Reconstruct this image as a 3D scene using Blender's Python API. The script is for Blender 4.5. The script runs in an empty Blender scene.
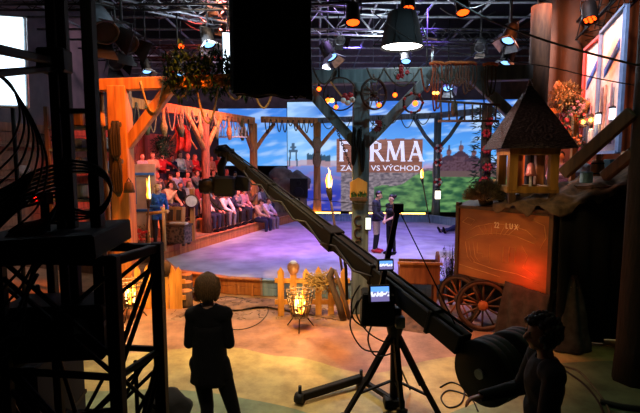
import bpy, bmesh, math, random
from mathutils import Vector as V, Matrix, Euler, noise as mnoise
random.seed(7)
SC = bpy.context.scene
COL = SC.collection
PI = math.pi
# ------------------------------------------------------------------ camera
CAM_H, PITCH, FPX = 2.70, math.radians(5.65), 470.0
cd = bpy.data.cameras.new('camera'); cam = bpy.data.objects.new('camera', cd); COL.objects.link(cam)
cam.location = (0, 0, CAM_H); cam.rotation_euler = (PI/2 - PITCH, 0, 0)
cd.sensor_width = 36.0; cd.lens = 36.0*FPX/640.0; cd.clip_start = .05; cd.clip_end = 120
SC.camera = cam
cP, sP = math.cos(PITCH), math.sin(PITCH)
def ray(px, py):
    u = (px-320)/FPX; v = (206.5-py)/FPX
    return V((u, cP+v*sP, -sP+v*cP))
def at(px, py, Y):                       # point of the place seen at a pixel, Y metres ahead
    d = ray(px, py); t = Y/d.y
    return V((d.x*t, Y, CAM_H+d.z*t))
def gr(px, py, z=0.0):                   # point of the ground seen at a pixel
    d = ray(px, py); t = (z-CAM_H)/d.z
    return V((d.x*t, d.y*t, z))
def frame_of(d, up=V((0,0,1))):
    z = V(d).normalized()
    x = V(up).cross(z)
    if x.length < 1e-4: x = V((1,0,0)).cross(z) if abs(z.x) < .9 else V((0,1,0)).cross(z)
    x.normalize(); y = z.cross(x)
    return Matrix((x, y, z)).transposed()
# ------------------------------------------------------------------ mesh builder
class MB:
    def __init__(s): s.bm = bmesh.new(); s.mi = 0
    def _f(s, vs, smooth=False):
        try:
            f = s.bm.faces.new(vs); f.smooth = smooth; f.material_index = s.mi; return f
        except ValueError: return None
    def box(s, c, size, rot=None, bev=0.0):
        c = V(c); hx, hy, hz = size[0]/2, size[1]/2, size[2]/2
        R = (rot if isinstance(rot, Matrix) else Euler(rot).to_matrix()) if rot is not None else Matrix.Identity(3)
        vs = [s.bm.verts.new(c + R @ V((x*hx, y*hy, z*hz))) for x in (-1,1) for y in (-1,1) for z in (-1,1)]
        fs = [s._f([vs[i] for i in q]) for q in ((0,1,3,2),(4,6,7,5),(0,4,5,1),(2,3,7,6),(0,2,6,4),(1,5,7,3))]
        if bev > 0:
            es = {e for f in fs for e in f.edges}
            r = bmesh.ops.bevel(s.bm, geom=list(es), offset=bev, segments=1, affect='EDGES', profile=.5)
        return s
    def bar(s, p0, p1, w, h=None, up=(0,0,1), bev=0.0, ext=0.0):   # rectangular bar between two points
        p0, p1 = V(p0), V(p1); h = w if h is None else h
        d = (p1-p0); L = d.length + 2*ext
        return s.box((p0+p1)/2, (w, h, L), frame_of(d, V(up)), bev)
    def tube(s, p0, p1, r0, r1=None, n=10, caps=True):
        p0, p1 = V(p0), V(p1); r1 = r0 if r1 is None else r1
        R = frame_of(p1-p0)
        A, B = [], []
        for i in range(n):
            a = 2*PI*i/n; o = R @ V((math.cos(a), math.sin(a), 0))
            A.append(s.bm.verts.new(p0+o*r0)); B.append(s.bm.verts.new(p1+o*r1))
        for i in range(n):
            j = (i+1) % n; s._f((A[i], A[j], B[j], B[i]), True)
        if caps: s._f(A[::-1]); s._f(B)
        return s
    def path(s, pts, r, n=6, closed=False, caps=True):
        pts = [V(p) for p in pts]; N = len(pts); rings = []
        rr = r if isinstance(r, (list, tuple)) else [r]*N
        prev = None
        for k in range(N):
            a = pts[k-1] if (k > 0 or closed) else pts[k]
            b = pts[(k+1) % N] if (k < N-1 or closed) else pts[k]
            d = (b-a)
            if d.length < 1e-7: d = V((0,0,1))
            d.normalize()
            if prev is None: R = frame_of(d)
            else:
                x = prev.col[0] - d*prev.col[0].dot(d)
                if x.length < 1e-4: R = frame_of(d)
                else:
                    x.normalize(); R = Matrix((x, d.cross(x), d)).transposed()
            prev = R
            rings.append([s.bm.verts.new(pts[k]+R @ V((math.cos(2*PI*i/n)*rr[k], math.sin(2*PI*i/n)*rr[k], 0))) for i in range(n)])
        M = N if closed else N-1
        for k in range(M):
            A, B = rings[k], rings[(k+1) % N]
            for i in range(n):
                j = (i+1) % n; s._f((A[i], A[j], B[j], B[i]), True)
        if caps and not closed: s._f(rings[0][::-1]); s._f(rings[-1])
        return s
    def lathe(s, prof, c=(0,0,0), R=None, n=16, smooth=True, wob=0.0, caps=True):   # prof: (radius, height) list
        c = V(c); R = Matrix.Identity(3) if R is None else R
        rings = []
        for (r, z) in prof:
            rings.append([s.bm.verts.new(c+R @ V((math.cos(2*PI*i/n)*r*(1+wob*math.sin(3*i+z*9)), math.sin(2*PI*i/n)*r, z))) for i in range(n)])
        for k in range(len(rings)-1):
            for i in range(n):
                j = (i+1) % n; s._f((rings[k][i], rings[k][j], rings[k+1][j], rings[k+1][i]), smooth)
        if caps and tuple(prof[0]) != tuple(prof[-1]): s._f(rings[0][::-1]); s._f(rings[-1])
        return s
    def ball(s, c, r, R=None, sub=2, jit=0.0, seed=0):
        c = V(c); r = (r, r, r) if not isinstance(r, (tuple, list, V)) else r
        R = Matrix.Identity(3) if R is None else R
        g = bmesh.ops.create_icosphere(s.bm, subdivisions=sub, radius=1.0)
        for v in g['verts']:
            q = v.co.copy()
            if jit: q *= 1+jit*mnoise.noise(q*1.7+V((seed*3.1, seed, -seed)))
            v.co = c + R @ V((q.x*r[0], q.y*r[1], q.z*r[2]))
        for f in {f for v in g['verts'] for f in v.link_faces}: f.smooth = True; f.material_index = s.mi
        return s
    def prism(s, poly, z0, z1, c=(0,0,0), R=None):        # polygon (x,y) extruded z0..z1
        c = V(c); R = Matrix.Identity(3) if R is None else R
        A = [s.bm.verts.new(c+R @ V((x, y, z0))) for x, y in poly]; B = [s.bm.verts.new(c+R @ V((x, y, z1))) for x, y in poly]
        n = len(poly)
        for i in range(n):
            j = (i+1) % n; s._f((A[i], A[j], B[j], B[i]))
        s._f(A[::-1]); s._f(B); return s
    def quad(s, *ps):
        s._f([s.bm.verts.new(V(p)) for p in ps]); return s
    def sheet(s, fn, nu, nv, th=0.0, smooth=True):         # surface fn(u,v) with thickness th
        def lay(off):
            g = []
            for i in range(nu+1):
                row = []
                for j in range(nv+1):
                    u, w = i/nu, j/nv; p = V(fn(u, w))
                    if off:
                        e = 1e-3
                        du = V(fn(min(u+e,1), w))-V(fn(max(u-e,0), w)); dv = V(fn(u, min(w+e,1)))-V(fn(u, max(w-e,0)))
                        nrm = du.cross(dv)
                        if nrm.length > 0: nrm.normalize()
                        p = p - nrm*off
                    row.append(s.bm.verts.new(p))
                g.append(row)
            return g
        a = lay(0)
        for i in range(nu):
            for j in range(nv): s._f((a[i][j], a[i+1][j], a[i+1][j+1], a[i][j+1]), smooth)
        if th:
            b = lay(th)
            for i in range(nu):
                for j in range(nv): s._f((b[i][j], b[i][j+1], b[i+1][j+1], b[i+1][j]), smooth)
            for i in range(nu):
                s._f((a[i][0], b[i][0], b[i+1][0], a[i+1][0])); s._f((a[i][nv], a[i+1][nv], b[i+1][nv], b[i][nv]))
            for j in range(nv):
                s._f((a[0][j], a[0][j+1], b[0][j+1], b[0][j])); s._f((a[nu][j], b[nu][j], b[nu][j+1], a[nu][j+1]))
        return s
    def leaf(s, p, d, L, w, up=V((0,0,1))):
        R = frame_of(d, up); p = V(p)
        q = [p, p+R @ V((w/2, .12*L, L*.5)), p+R @ V((0, 0, L)), p+R @ V((-w/2, .12*L, L*.5))]
        s._f([s.bm.verts.new(x) for x in q]); return s
    def build(s, name, mat, parent=None, recalc=True):
        if recalc: bmesh.ops.recalc_face_normals(s.bm, faces=list(s.bm.faces))
        me = bpy.data.meshes.new(name)
        if parent is not None: off = wloc(parent)
        else:
            xs = [v.co for v in s.bm.verts]
            off = V(((min(v.x for v in xs)+max(v.x for v in xs))/2, (min(v.y for v in xs)+max(v.y for v in xs))/2, min(v.z for v in xs)))
        for v in s.bm.verts: v.co -= off
        s.bm.to_mesh(me); s.bm.free()
        for m in (mat if isinstance(mat, (list, tuple)) else [mat]): me.materials.append(m)
        o = bpy.data.objects.new(name, me); COL.objects.link(o)
        if parent is not None: o.parent = parent
        else: o.location = off
        return o
def wloc(o):
    p = V((0,0,0))
    while o is not None: p += V(o.location); o = o.parent
    return p
KIDS = {}
def tag(o, label, cat, group=None):
    o['label'] = label; o['category'] = cat
    if group: o['group'] = group
    return o
def thing(name, label, cat, loc=(0,0,0), group=None):
    o = bpy.data.objects.new(name, None); COL.objects.link(o); o.location = V(loc); o.empty_display_size = .1
    return tag(o, label, cat, group)
def struct(o): o['kind'] = 'structure'; return o
def place(o, loc, rz=0.0, sc=None):
    o.location = V(loc); o.rotation_euler = (0, 0, rz)
    if sc: o.scale = (sc, sc, sc)
    return o
def copy_tree(o, parent=None, label=None, group=None):
    c = o.copy(); COL.objects.link(c)
    if parent is not None: c.parent = parent
    if label: c['label'] = label
    if group: c['group'] = group
    for ch in [x for x in bpy.data.objects if x.parent == o]: copy_tree(ch, c)
    return c
# ------------------------------------------------------------------ materials (procedural)
def rgb(h):
    h = h.lstrip('#'); c = [int(h[i:i+2], 16)/255 for i in (0, 2, 4)]
    return tuple(x/12.92 if x <= .04045 else ((x+.055)/1.055)**2.4 for x in c)+(1,)
MATS = {}
def mat(name, c1, c2=None, scale=8.0, stretch=(1,1,1), rough=.7, metal=0.0, bump=0.0, emit=None, es=0.0, kind='noise', detail=4.0, trans=0.0, spec=None):
    if name in MATS: return MATS[name]
    m = bpy.data.materials.new(name); m.use_nodes = True; nt = m.node_tree; N, L = nt.nodes, nt.links
    b = N['Principled BSDF']; b.inputs['Roughness'].default_value = rough; b.inputs['Metallic'].default_value = metal
    c1 = rgb(c1); c2 = rgb(c2) if c2 else tuple(x*.72 for x in c1[:3])+(1,)
    tc = N.new('ShaderNodeTexCoord'); mp = N.new('ShaderNodeMapping'); mp.inputs['Scale'].default_value = stretch
    L.new(tc.outputs['Object'], mp.inputs['Vector'])
    if kind == 'wave':
        t = N.new('ShaderNodeTexWave'); t.inputs['Scale'].default_value = scale; t.inputs['Distortion'].default_value = 6; t.inputs['Detail'].default_value = 3; t.inputs['Detail Scale'].default_value = 1.5
    elif kind == 'cells':
        t = N.new('ShaderNodeTexVoronoi'); t.inputs['Scale'].default_value = scale
    else:
        t = N.new('ShaderNodeTexNoise'); t.inputs['Scale'].default_value = scale; t.inputs['Detail'].default_value = detail
    L.new(mp.outputs[0], t.inputs['Vector'])
    out = t.outputs['Distance'] if kind == 'cells' else t.outputs['Fac'] if 'Fac' in t.outputs else t.outputs[0]
    r = N.new('ShaderNodeValToRGB'); r.color_ramp.elements[0].color = c2; r.color_ramp.elements[1].color = c1
    r.color_ramp.elements[0].position = .32; r.color_ramp.elements[1].position = .68
    L.new(out, r.inputs['Fac']); L.new(r.outputs['Color'], b.inputs['Base Color'])
    if bump:
        bp = N.new('ShaderNodeBump'); bp.inputs['Strength'].default_value = bump; bp.inputs['Distance'].default_value = .02
        L.new(out, bp.inputs['Height']); L.new(bp.outputs[0], b.inputs['Normal'])
    if emit:
        b.inputs['Emission Color'].default_value = rgb(emit); b.inputs['Emission Strength'].default_value = es
    if spec is not None: b.inputs['Specular IOR Level'].default_value = spec
    if trans: b.inputs['Transmission Weight'].default_value = trans
    MATS[name] = m; return m
def wood(name, c1, c2, scale=2.2, rough=.65): return mat(name, c1, c2, scale, (6,6,.7), rough, 0, .15)
def cloth(name, c, c2=None): return mat(name, c, c2, 30, (1,1,1), .9, 0, .1)
def glow(name, c, s): return mat(name, c, c, 5, emit=c, es=s)
M_black   = mat('black_steel', '#060606', '#030303', 12, rough=.6, spec=.2)
M_blackp  = mat('black_paint', '#050506', '#020203', 12, rough=.65, spec=.25)
M_dull    = mat('dull_black_cloth', '#08080a', '#040405', 20, rough=.95)
M_rubber  = mat('black_rubber', '#0a0a0a', '#050505', 30, rough=.6)
M_steel   = mat('grey_steel', '#8d9297', '#6c7074', 14, rough=.4, metal=.7)
M_alu     = mat('aluminium', '#b9bec4', '#8f959b', 14, rough=.35, metal=.8)
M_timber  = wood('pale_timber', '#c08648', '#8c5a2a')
M_timberg = wood('grey_cool_lit_timber', '#5d6d72', '#36454a')  # slate grey carries the cool light on the frames; also grey shelf boards
M_timberd = wood('dark_timber', '#5a4028', '#38261a')
M_bark    = mat('bark', '#4c3a28', '#2c2018', 7, (3,3,.6), .9, 0, .6)
M_rope    = mat('hemp_rope', '#9d8a68', '#6f6046', 40, rough=.95, bump=.3)
M_roped   = mat('dark_rope', '#4a4238', '#2e2922', 40, rough=.95, bump=.3)
M_iron    = mat('rusty_iron', '#3c2a20', '#1f1712', 18, rough=.7, metal=.5, bump=.2)
M_leafd   = mat('dark_fir_needles', '#2d4a32', '#182a1c', 14, rough=.8)
M_leaf    = mat('dusty_leaves', '#5d6b48', '#38432c', 14, rough=.8)
M_straw   = mat('dry_straw', '#a58a50', '#6e5830', 20, rough=.9)
M_red     = mat('red_ribbon', '#b3121c', '#7c0a12', 12, rough=.6)
M_white   = mat('white_paint', '#d8d8d4', '#bcbcb8', 10, rough=.6)
M_bulb    = glow('orange_bulb_glow', '#ff5a10', 5)
M_bulbw   = glow('warm_bulb_glow', '#ffa040', 6)
M_flame   = mat('flame', '#ffb040', '#ff7a10', 6, emit='#ff8a20', es=4)
M_flamei  = mat('flame_core', '#ffd080', '#ffb040', 6, emit='#ffd27a', es=5)
M_basket  = mat('firelit_iron', '#7a6858', '#453a32', 18, rough=.6, metal=.3)  # iron made paler, the firelight on the bars is in the colour
M_ledw    = glow('cool_white_lens', '#7db8ff', 2.2)
M_ledo    = glow('orange_lens', '#ff4a0c', 4)
def nz(x, y=0.0, z=0.0): return mnoise.noise(V((x, y, z)))
def smooth_path(P, n=6):
    out = []; P = [V(p) for p in P]; P = [P[0]]+P+[P[-1]]
    for i in range(1, len(P)-2):
        for k in range(n):
            t = k/n; a, b, c, d = P[i-1], P[i], P[i+1], P[i+2]
            out.append(.5*((2*b)+(c-a)*t+(2*a-5*b+4*c-d)*t*t+(3*b-a-3*c+d)*t**3))
    out.append(P[-2]); return out
# ================================================================== people
import numpy as np
def _lerp(a, b, t): return V(a)*(1-t)+V(b)*t
def stand_pose(**k):
    f = k.pop('fem', False); sw = .165 if f else .188
    J = dict(pelvis=(0,0,.96), waist=(0,-.005,1.10), chest=(0,.0,1.29), neck=(0,.012,1.465), head=(0,-.012,1.632))
    for s, n in ((1,'l'), (-1,'r')):
        J.update({'sh'+n:(s*sw,.005,1.42), 'el'+n:(s*(sw+.055),.03,1.13), 'wr'+n:(s*(sw+.06),-.05,.88), 'hip'+n:(s*.092,0,.93),
                  'kn'+n:(s*.1,-.015,.50), 'an'+n:(s*.105,.03,.085), 'toe'+n:(s*.13,-.15,.03), 'pn'+n:(-s,0,0)})
    J.update(fem=f, face=(0,-1,0)); J.update(k); return J
def sit_pose(zs=.45, **k):
    f = k.pop('fem', False); sw = .165 if f else .188
    J = dict(pelvis=(0,.06,zs+.11), waist=(0,.08,zs+.24), chest=(0,.06,zs+.44), neck=(0,.03,zs+.615), head=(0,-.015,zs+.775))
    for s, n in ((1,'l'), (-1,'r')):
        J.update({'sh'+n:(s*sw,.05,zs+.57), 'el'+n:(s*(sw+.05),-.02,zs+.30), 'wr'+n:(s*.10,-.26,zs+.21), 'hip'+n:(s*.092,.03,zs+.095),
                  'kn'+n:(s*.14,-.42,zs+.07), 'an'+n:(s*.14,-.40,zs-.365), 'toe'+n:(s*.16,-.57,zs-.415), 'pn'+n:(0,0,-1)})
    J.update(fem=f, face=(0,-1,0)); J.update(k); return J
def _prims(J, hands=True, curl=.5, bulk=1.0):
    P = []
    g = {k: (V(v) if isinstance(v, (tuple, list)) else v) for k, v in J.items()}
    fem = J['fem']
    def cone(tg, a, b, ra, rb): P.append(('c', tg, V(a), V(b), ra, rb))
    def ell(tg, c, r, R): P.append(('e', tg, V(c), r, R))
    spine = (g['chest']-g['pelvis']).normalized(); across = (g['shl']-g['shr']).normalized()
    fr = across.cross(spine).normalized()      # points backward/forward, only a thickness axis
    across = spine.cross(fr)
    R = Matrix((across, fr, spine)).transposed()
    hips = (g['hipl']-g['hipr']).normalized()
    hf = hips.cross(V((0,0,1))).normalized() if abs(hips.z) < .9 else fr
    Rh = Matrix((hips, hf, hips.cross(hf))).transposed()
    b = bulk
    ell('hips', g['pelvis'], (.168*b if fem else .165*b, .118*b, .125), Rh)
    ell('torso', g['waist'], ((.132 if fem else .148)*b, .102*b, .16), R)
    ell('torso', g['chest'], ((.152 if fem else .172)*b, .112*b, .19), R)
    if fem:
        fd = V(g['face']); 
        fd = -fr if fd.dot(fr) < 0 else fr
        for s in (1,-1): ell('torso', g['chest']+fd*.085+across*(s*.07)+spine*.0, (.062,.055,.065), R)
    ell('torso', _lerp(g['chest'], g['neck'], .62), (.15 if fem else .17, .08, .085), R)
    cone('neck', g['neck']-spine*.03, _lerp(g['neck'], g['head'], .6), .056, .050)
    f = V(g['face']).normalized(); up = (g['head']-g['neck']).normalized()
    up = (up-f*up.dot(f)).normalized(); sd = up.cross(f).normalized()
    RH = Matrix((sd, -f, up)).transposed()
    ell('head', g['head']+up*.018-f*.006, (.076,.096,.100), RH)
    ell('head', g['head']-up*.048+f*.026, (.056,.062,.066), RH)
    ell('head', g['head']-up*.085+f*.055, (.03,.028,.025), RH)
    cone('head', g['head']+up*.015+f*.082, g['head']-up*.022+f*.108, .011, .017)
    ell('head', g['head']-up*.052+f*.084, (.026,.012,.012), RH)
    for s in (1,-1): ell('head', g['head']+sd*(s*.078)-up*.01-f*.005, (.012,.024,.034), RH)
    J['_RH'] = RH
    for n, s in (('l',1), ('r',-1)):
        cone('torso', g['sh'+n]-across*(s*.06), g['sh'+n], .075, .062)
        cone('arm_up', g['sh'+n], g['el'+n], .056*b if not fem else .048*b, .042*b)
        cone('arm_lo', g['el'+n], _lerp(g['el'+n], g['wr'+n], .35), .042*b, .041*b)
        cone('arm_lo', _lerp(g['el'+n], g['wr'+n], .35), g['wr'+n], .041*b, .028)
        cone('leg_up', g['hip'+n], g['kn'+n], .088*b, .058*b)
        cone('leg_lo', g['kn'+n], _lerp(g['kn'+n], g['an'+n], .3), .056*b, .056*b)
        cone('leg_lo', _lerp(g['kn'+n], g['an'+n], .3), g['an'+n], .056*b, .038)
        cone('foot', g['an'+n]-V((0,0,.015)), g['toe'+n]+V((0,0,.012)), .045, .034)
        cone('foot', g['an'+n]+V((0,0,-.045)), _lerp(g['an'+n], g['toe'+n], -.25)+V((0,0,-.03)), .036, .036)
        w = g['wr'+n]; hd = V(J.get('hd'+n) or (w-g['el'+n])).normalized(); pn = V(g['pn'+n])
        pn = (pn-hd*pn.dot(hd)).normalized(); ac = hd.cross(pn).normalized()
        RP = Matrix((ac, pn, hd)).transposed()
        ell('hand', w+hd*.045, (.040,.017,.054), RP)
        th = 1 if ac.dot(V(J.get('th'+n) or f)) > 0 else -1           # thumb side
        fl = (.070,.080,.075,.060)
        for i in range(4):
            b0 = w+hd*.085+ac*(th*(.028-.019*i)); c = J.get('curl'+n, curl)
            d1 = (hd*math.cos(c)+pn*math.sin(c)).normalized(); d2 = (hd*math.cos(c*2.1)+pn*math.sin(c*2.1)).normalized()
            m = b0+d1*fl[i]*.52; e = m+d2*fl[i]*.5
            cone('hand', b0-hd*.03, b0, .009, .0092); cone('hand', b0, m, .0092, .0085); cone('hand', m, e, .0085, .007)
        t0 = w+hd*.025+ac*(th*.026); t1 = t0+(hd*.6+ac*th*.75+pn*.25).normalized()*.042; t2 = t1+(hd*.85+ac*th*.2+pn*.45).normalized()*.032
        cone('hand', t0, t1, .014, .0105); cone('hand', t1, t2, .0105, .0085)
    return P
def _person_bm(P, grow=0.0):
    bm = bmesh.new()
    def sph(c, r, R=None):
        q = bmesh.ops.create_icosphere(bm, subdivisions=2, radius=1.0)
        for v in q['verts']:
            p = V((v.co.x*r[0], v.co.y*r[1], v.co.z*r[2])); v.co = c+((R @ p) if R is not None else p)
    for p in P:
        if p[0] == 'e': sph(p[2], p[3], p[4])
        else:
            _, tg, a, b, ra, rb = p
            sph(a, (ra,)*3); sph(b, (rb,)*3)
            d = b-a
            if d.length > 1e-4:
                Rr = frame_of(d); n = 10
                A = [bm.verts.new(a+Rr @ V((math.cos(2*PI*i/n)*ra, math.sin(2*PI*i/n)*ra, 0))) for i in range(n)]
                B = [bm.verts.new(b+Rr @ V((math.cos(2*PI*i/n)*rb, math.sin(2*PI*i/n)*rb, 0))) for i in range(n)]
                for i in range(n): bm.faces.new((A[i], A[(i+1) % n], B[(i+1) % n], B[i]))
                bm.faces.new(A[::-1]); bm.faces.new(B)
    return bm
def remesh(bm, vox, smooth=3, fac=.5):
    me = bpy.data.meshes.new('tmp'); bm.to_mesh(me); bm.free()
    o = bpy.data.objects.new('tmp', me); COL.objects.link(o)
    r = o.modifiers.new('r', 'REMESH'); r.mode = 'VOXEL'; r.voxel_size = vox; r.use_smooth_shade = True
    if smooth:
        s = o.modifiers.new('s', 'SMOOTH'); s.factor = fac; s.iterations = smooth
    dg = bpy.context.evaluated_depsgraph_get(); dg.update()
    out = bpy.data.meshes.new_from_object(o.evaluated_get(dg))
    bpy.data.objects.remove(o); bpy.data.meshes.remove(me)
    return out
def _classify(co, P):
    best = np.full(len(co), 1e9); idx = np.zeros(len(co), int)
    for i, p in enumerate(P):
        if p[0] == 'e':
            q = (co-np.array(p[2])) @ np.array(p[4]); r = np.array(p[3]); d = (np.linalg.norm(q/r, axis=1)-1)*r.mean()
        else:
            a, b = np.array(p[2]), np.array(p[3]); ab = b-a; t = np.clip(((co-a) @ ab)/max(ab @ ab, 1e-9), 0, 1)
            d = np.linalg.norm(co-(a+t[:,None]*ab), axis=1)-(p[4]+(p[5]-p[4])*t)
        m = d < best; best[m] = d[m]; idx[m] = i
    return np.array([p[1] for p in P])[idx]
def _piece(name, me, keep, off, m, parent, wob=0.0, offs=None):
    """a garment: the kept faces of a body, a little outside of it, its hems turned in"""
    bm = bmesh.new(); vm = {}; inner = {}
    nv = len(me.vertices)
    faces = [p for p in me.polygons if all(keep[v] for v in p.vertices)]
    for p in faces:
        vs = []
        for v in p.vertices:
            if v not in vm:
                mv = me.vertices[v]; w = (1+wob*mnoise.noise(mv.co*9))*(1 if offs is None else offs[v])
                vm[v] = bm.verts.new(mv.co+mv.normal*off*w)
            vs.append(vm[v])
        try: f = bm.faces.new(vs); f.smooth = True
        except ValueError: pass
    inv = {b: a for a, b in vm.items()}
    be = [e for e in bm.edges if len(e.link_faces) == 1]
    for e in be:
        q = []
        for v in (e.verts[0], e.verts[1]):
            a = inv[v]
            if a not in inner: inner[a] = bm.verts.new(me.vertices[a].co-me.vertices[a].normal*.004)
            q.append(inner[a])
        try: bm.faces.new((e.verts[1], e.verts[0], q[0], q[1]))
        except ValueError: pass
    if not bm.faces: bm.free(); return None
    bmesh.ops.recalc_face_normals(bm, faces=list(bm.faces))
    g = bpy.data.meshes.new(name); bm.to_mesh(g); bm.free(); g.materials.append(m)
    o = bpy.data.objects.new(name, g); COL.objects.link(o); o.parent = parent
    return o
SHIRT = {'torso','arm_up','arm_lo'}; TEE = {'torso','arm_up'}
SKINS = {}
def skin(tone='light'):
    return mat('skin_'+tone, {'light':'#d9a688','warm':'#c48a66','pale':'#e4bfa4'}[tone], None, 6, rough=.55)
M_eye = mat('eye', '#20160f', rough=.3)
def make_person(J, label, h=1.75, vox=.012, top=None, legs=None, shoes=None, hair=None, hairlen=0.0, tone='light', sleeves='long',
                legcut=None, topcut=None, bulk=1.0, curl=.5, extra=(), group=None, smooth=3, hat=None, eyes=True, category='person', hairvol=.018, curls=False):
    root = thing('person', label, category, (0,0,0), group)
    P = _prims(J, True, curl, bulk)
    for e in extra: P.append(e)
    me = remesh(_person_bm(P), vox, smooth)
    sc = h/1.745
    n = len(me.vertices); co = np.empty(n*3); me.vertices.foreach_get('co', co); co = co.reshape(-1, 3)
    tags = _classify(co, P)
    body = bpy.data.objects.new('body', me); me.name = 'body'; COL.objects.link(body); body.parent = root
    me.materials.clear(); me.materials.append(skin(tone))
    hd = np.array(V(J['head'])); RH = np.array(J['_RH'])
    hl = (co-hd) @ RH                                   # x side, y backward, z up in the head's frame
    if legs:
        k = np.isin(tags, ['hips','leg_up','leg_lo'])
        if legcut is not None: k &= co[:,2] > legcut
        _piece('trousers' if legcut is None else 'shorts', me, k, .010 if vox < .02 else .018, legs, root)
    if top:
        ok = {'long': {'torso','arm_up','arm_lo'}, 'short': {'torso','arm_up'}, 'none': {'torso'}}[sleeves]
        k = np.isin(tags, list(ok))
        if topcut is not None: k |= np.isin(tags, ['hips','leg_up']) & (co[:,2] > topcut)
        else: k |= (tags == 'hips') & (co[:,2] > J['pelvis'][2]+.01)
        _piece('shirt', me, k, .016 if vox < .02 else .026, top, root, .35)
    if shoes: _piece('shoes', me, tags == 'foot', .008 if vox < .02 else .012, shoes, root)
    if hair:
        ish = (tags == 'head') | (tags == 'neck')
        k = ish & (hl[:,2] > -.075) & ((hl[:,1] > -.012-.25*np.maximum(0, hl[:,2]-.02)) | (hl[:,2] > .062)) & ~((np.abs(hl[:,0]) > .078) & (hl[:,2] < .025) & (hl[:,1] < .02))
        ho = _piece('hair', me, k, hairvol if vox < .02 else .022, hair, root, .5, np.clip((hl[:,2]-.045)/.05+(hl[:,1]+.03)/.07, .12, 1.0))
        if curls:
            mb = MB(); RHm = J['_RH']; c = V(J['head']); rr = random.Random(5)
            for i in range(230):
                d = V((rr.gauss(0,1), rr.gauss(0,1), rr.gauss(0,1))).normalized()
                if d.y < -.35 and d.z < .55 or d.z < -.75: continue
                p = c+RHm @ V((d.x*.098, d.y*.112+.008, d.z*.118+.018)); mb.ball(p, rr.uniform(.016,.030), sub=1)
            mb.build('curls', hair, root)
        if hairlen > 0 and ho is not None:
            mb = MB(); RHm = J['_RH']; c = V(J['head'])
            for i in range(9):
                a = -1.25+2.5*i/8; x = math.sin(a)*.082; y = math.cos(a)*.085
                p0 = c+RHm @ V((x, y*.9, .03)); p1 = c+RHm @ V((x*1.15, y*1.05, -.06)); p2 = p1+V((x*.15, 0, -hairlen))+RHm @ V((0, .02, 0))
                mb.path([p0, p1, _lerp(p1, p2, .5), p2], [.026, .03, .03, .014], 7)
            mb.build('long_hair', hair, root)
    if hat:
        k = (tags == 'head') & (hl[:,2] > .035)
        _piece('cap', me, k, .02, hat, root)
    if eyes and vox < .02:
        for s in (1,-1):
            MB().ball(V(J['head'])+J['_RH'] @ V((s*.032, -.0865, .014)), .011, sub=1).build('eye', M_eye, root)
    root.scale = (sc, sc, sc)
    return root
def dress(root, **kw):                                  # other cloth on a copied person: part name -> material
    for ch in bpy.data.objects:
        if ch.parent == root:
            k = ch.name.split('.')[0]
            if k in kw and kw[k] is not None:
                ch.material_slots[0].link = 'OBJECT'; ch.material_slots[0].material = kw[k]
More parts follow.
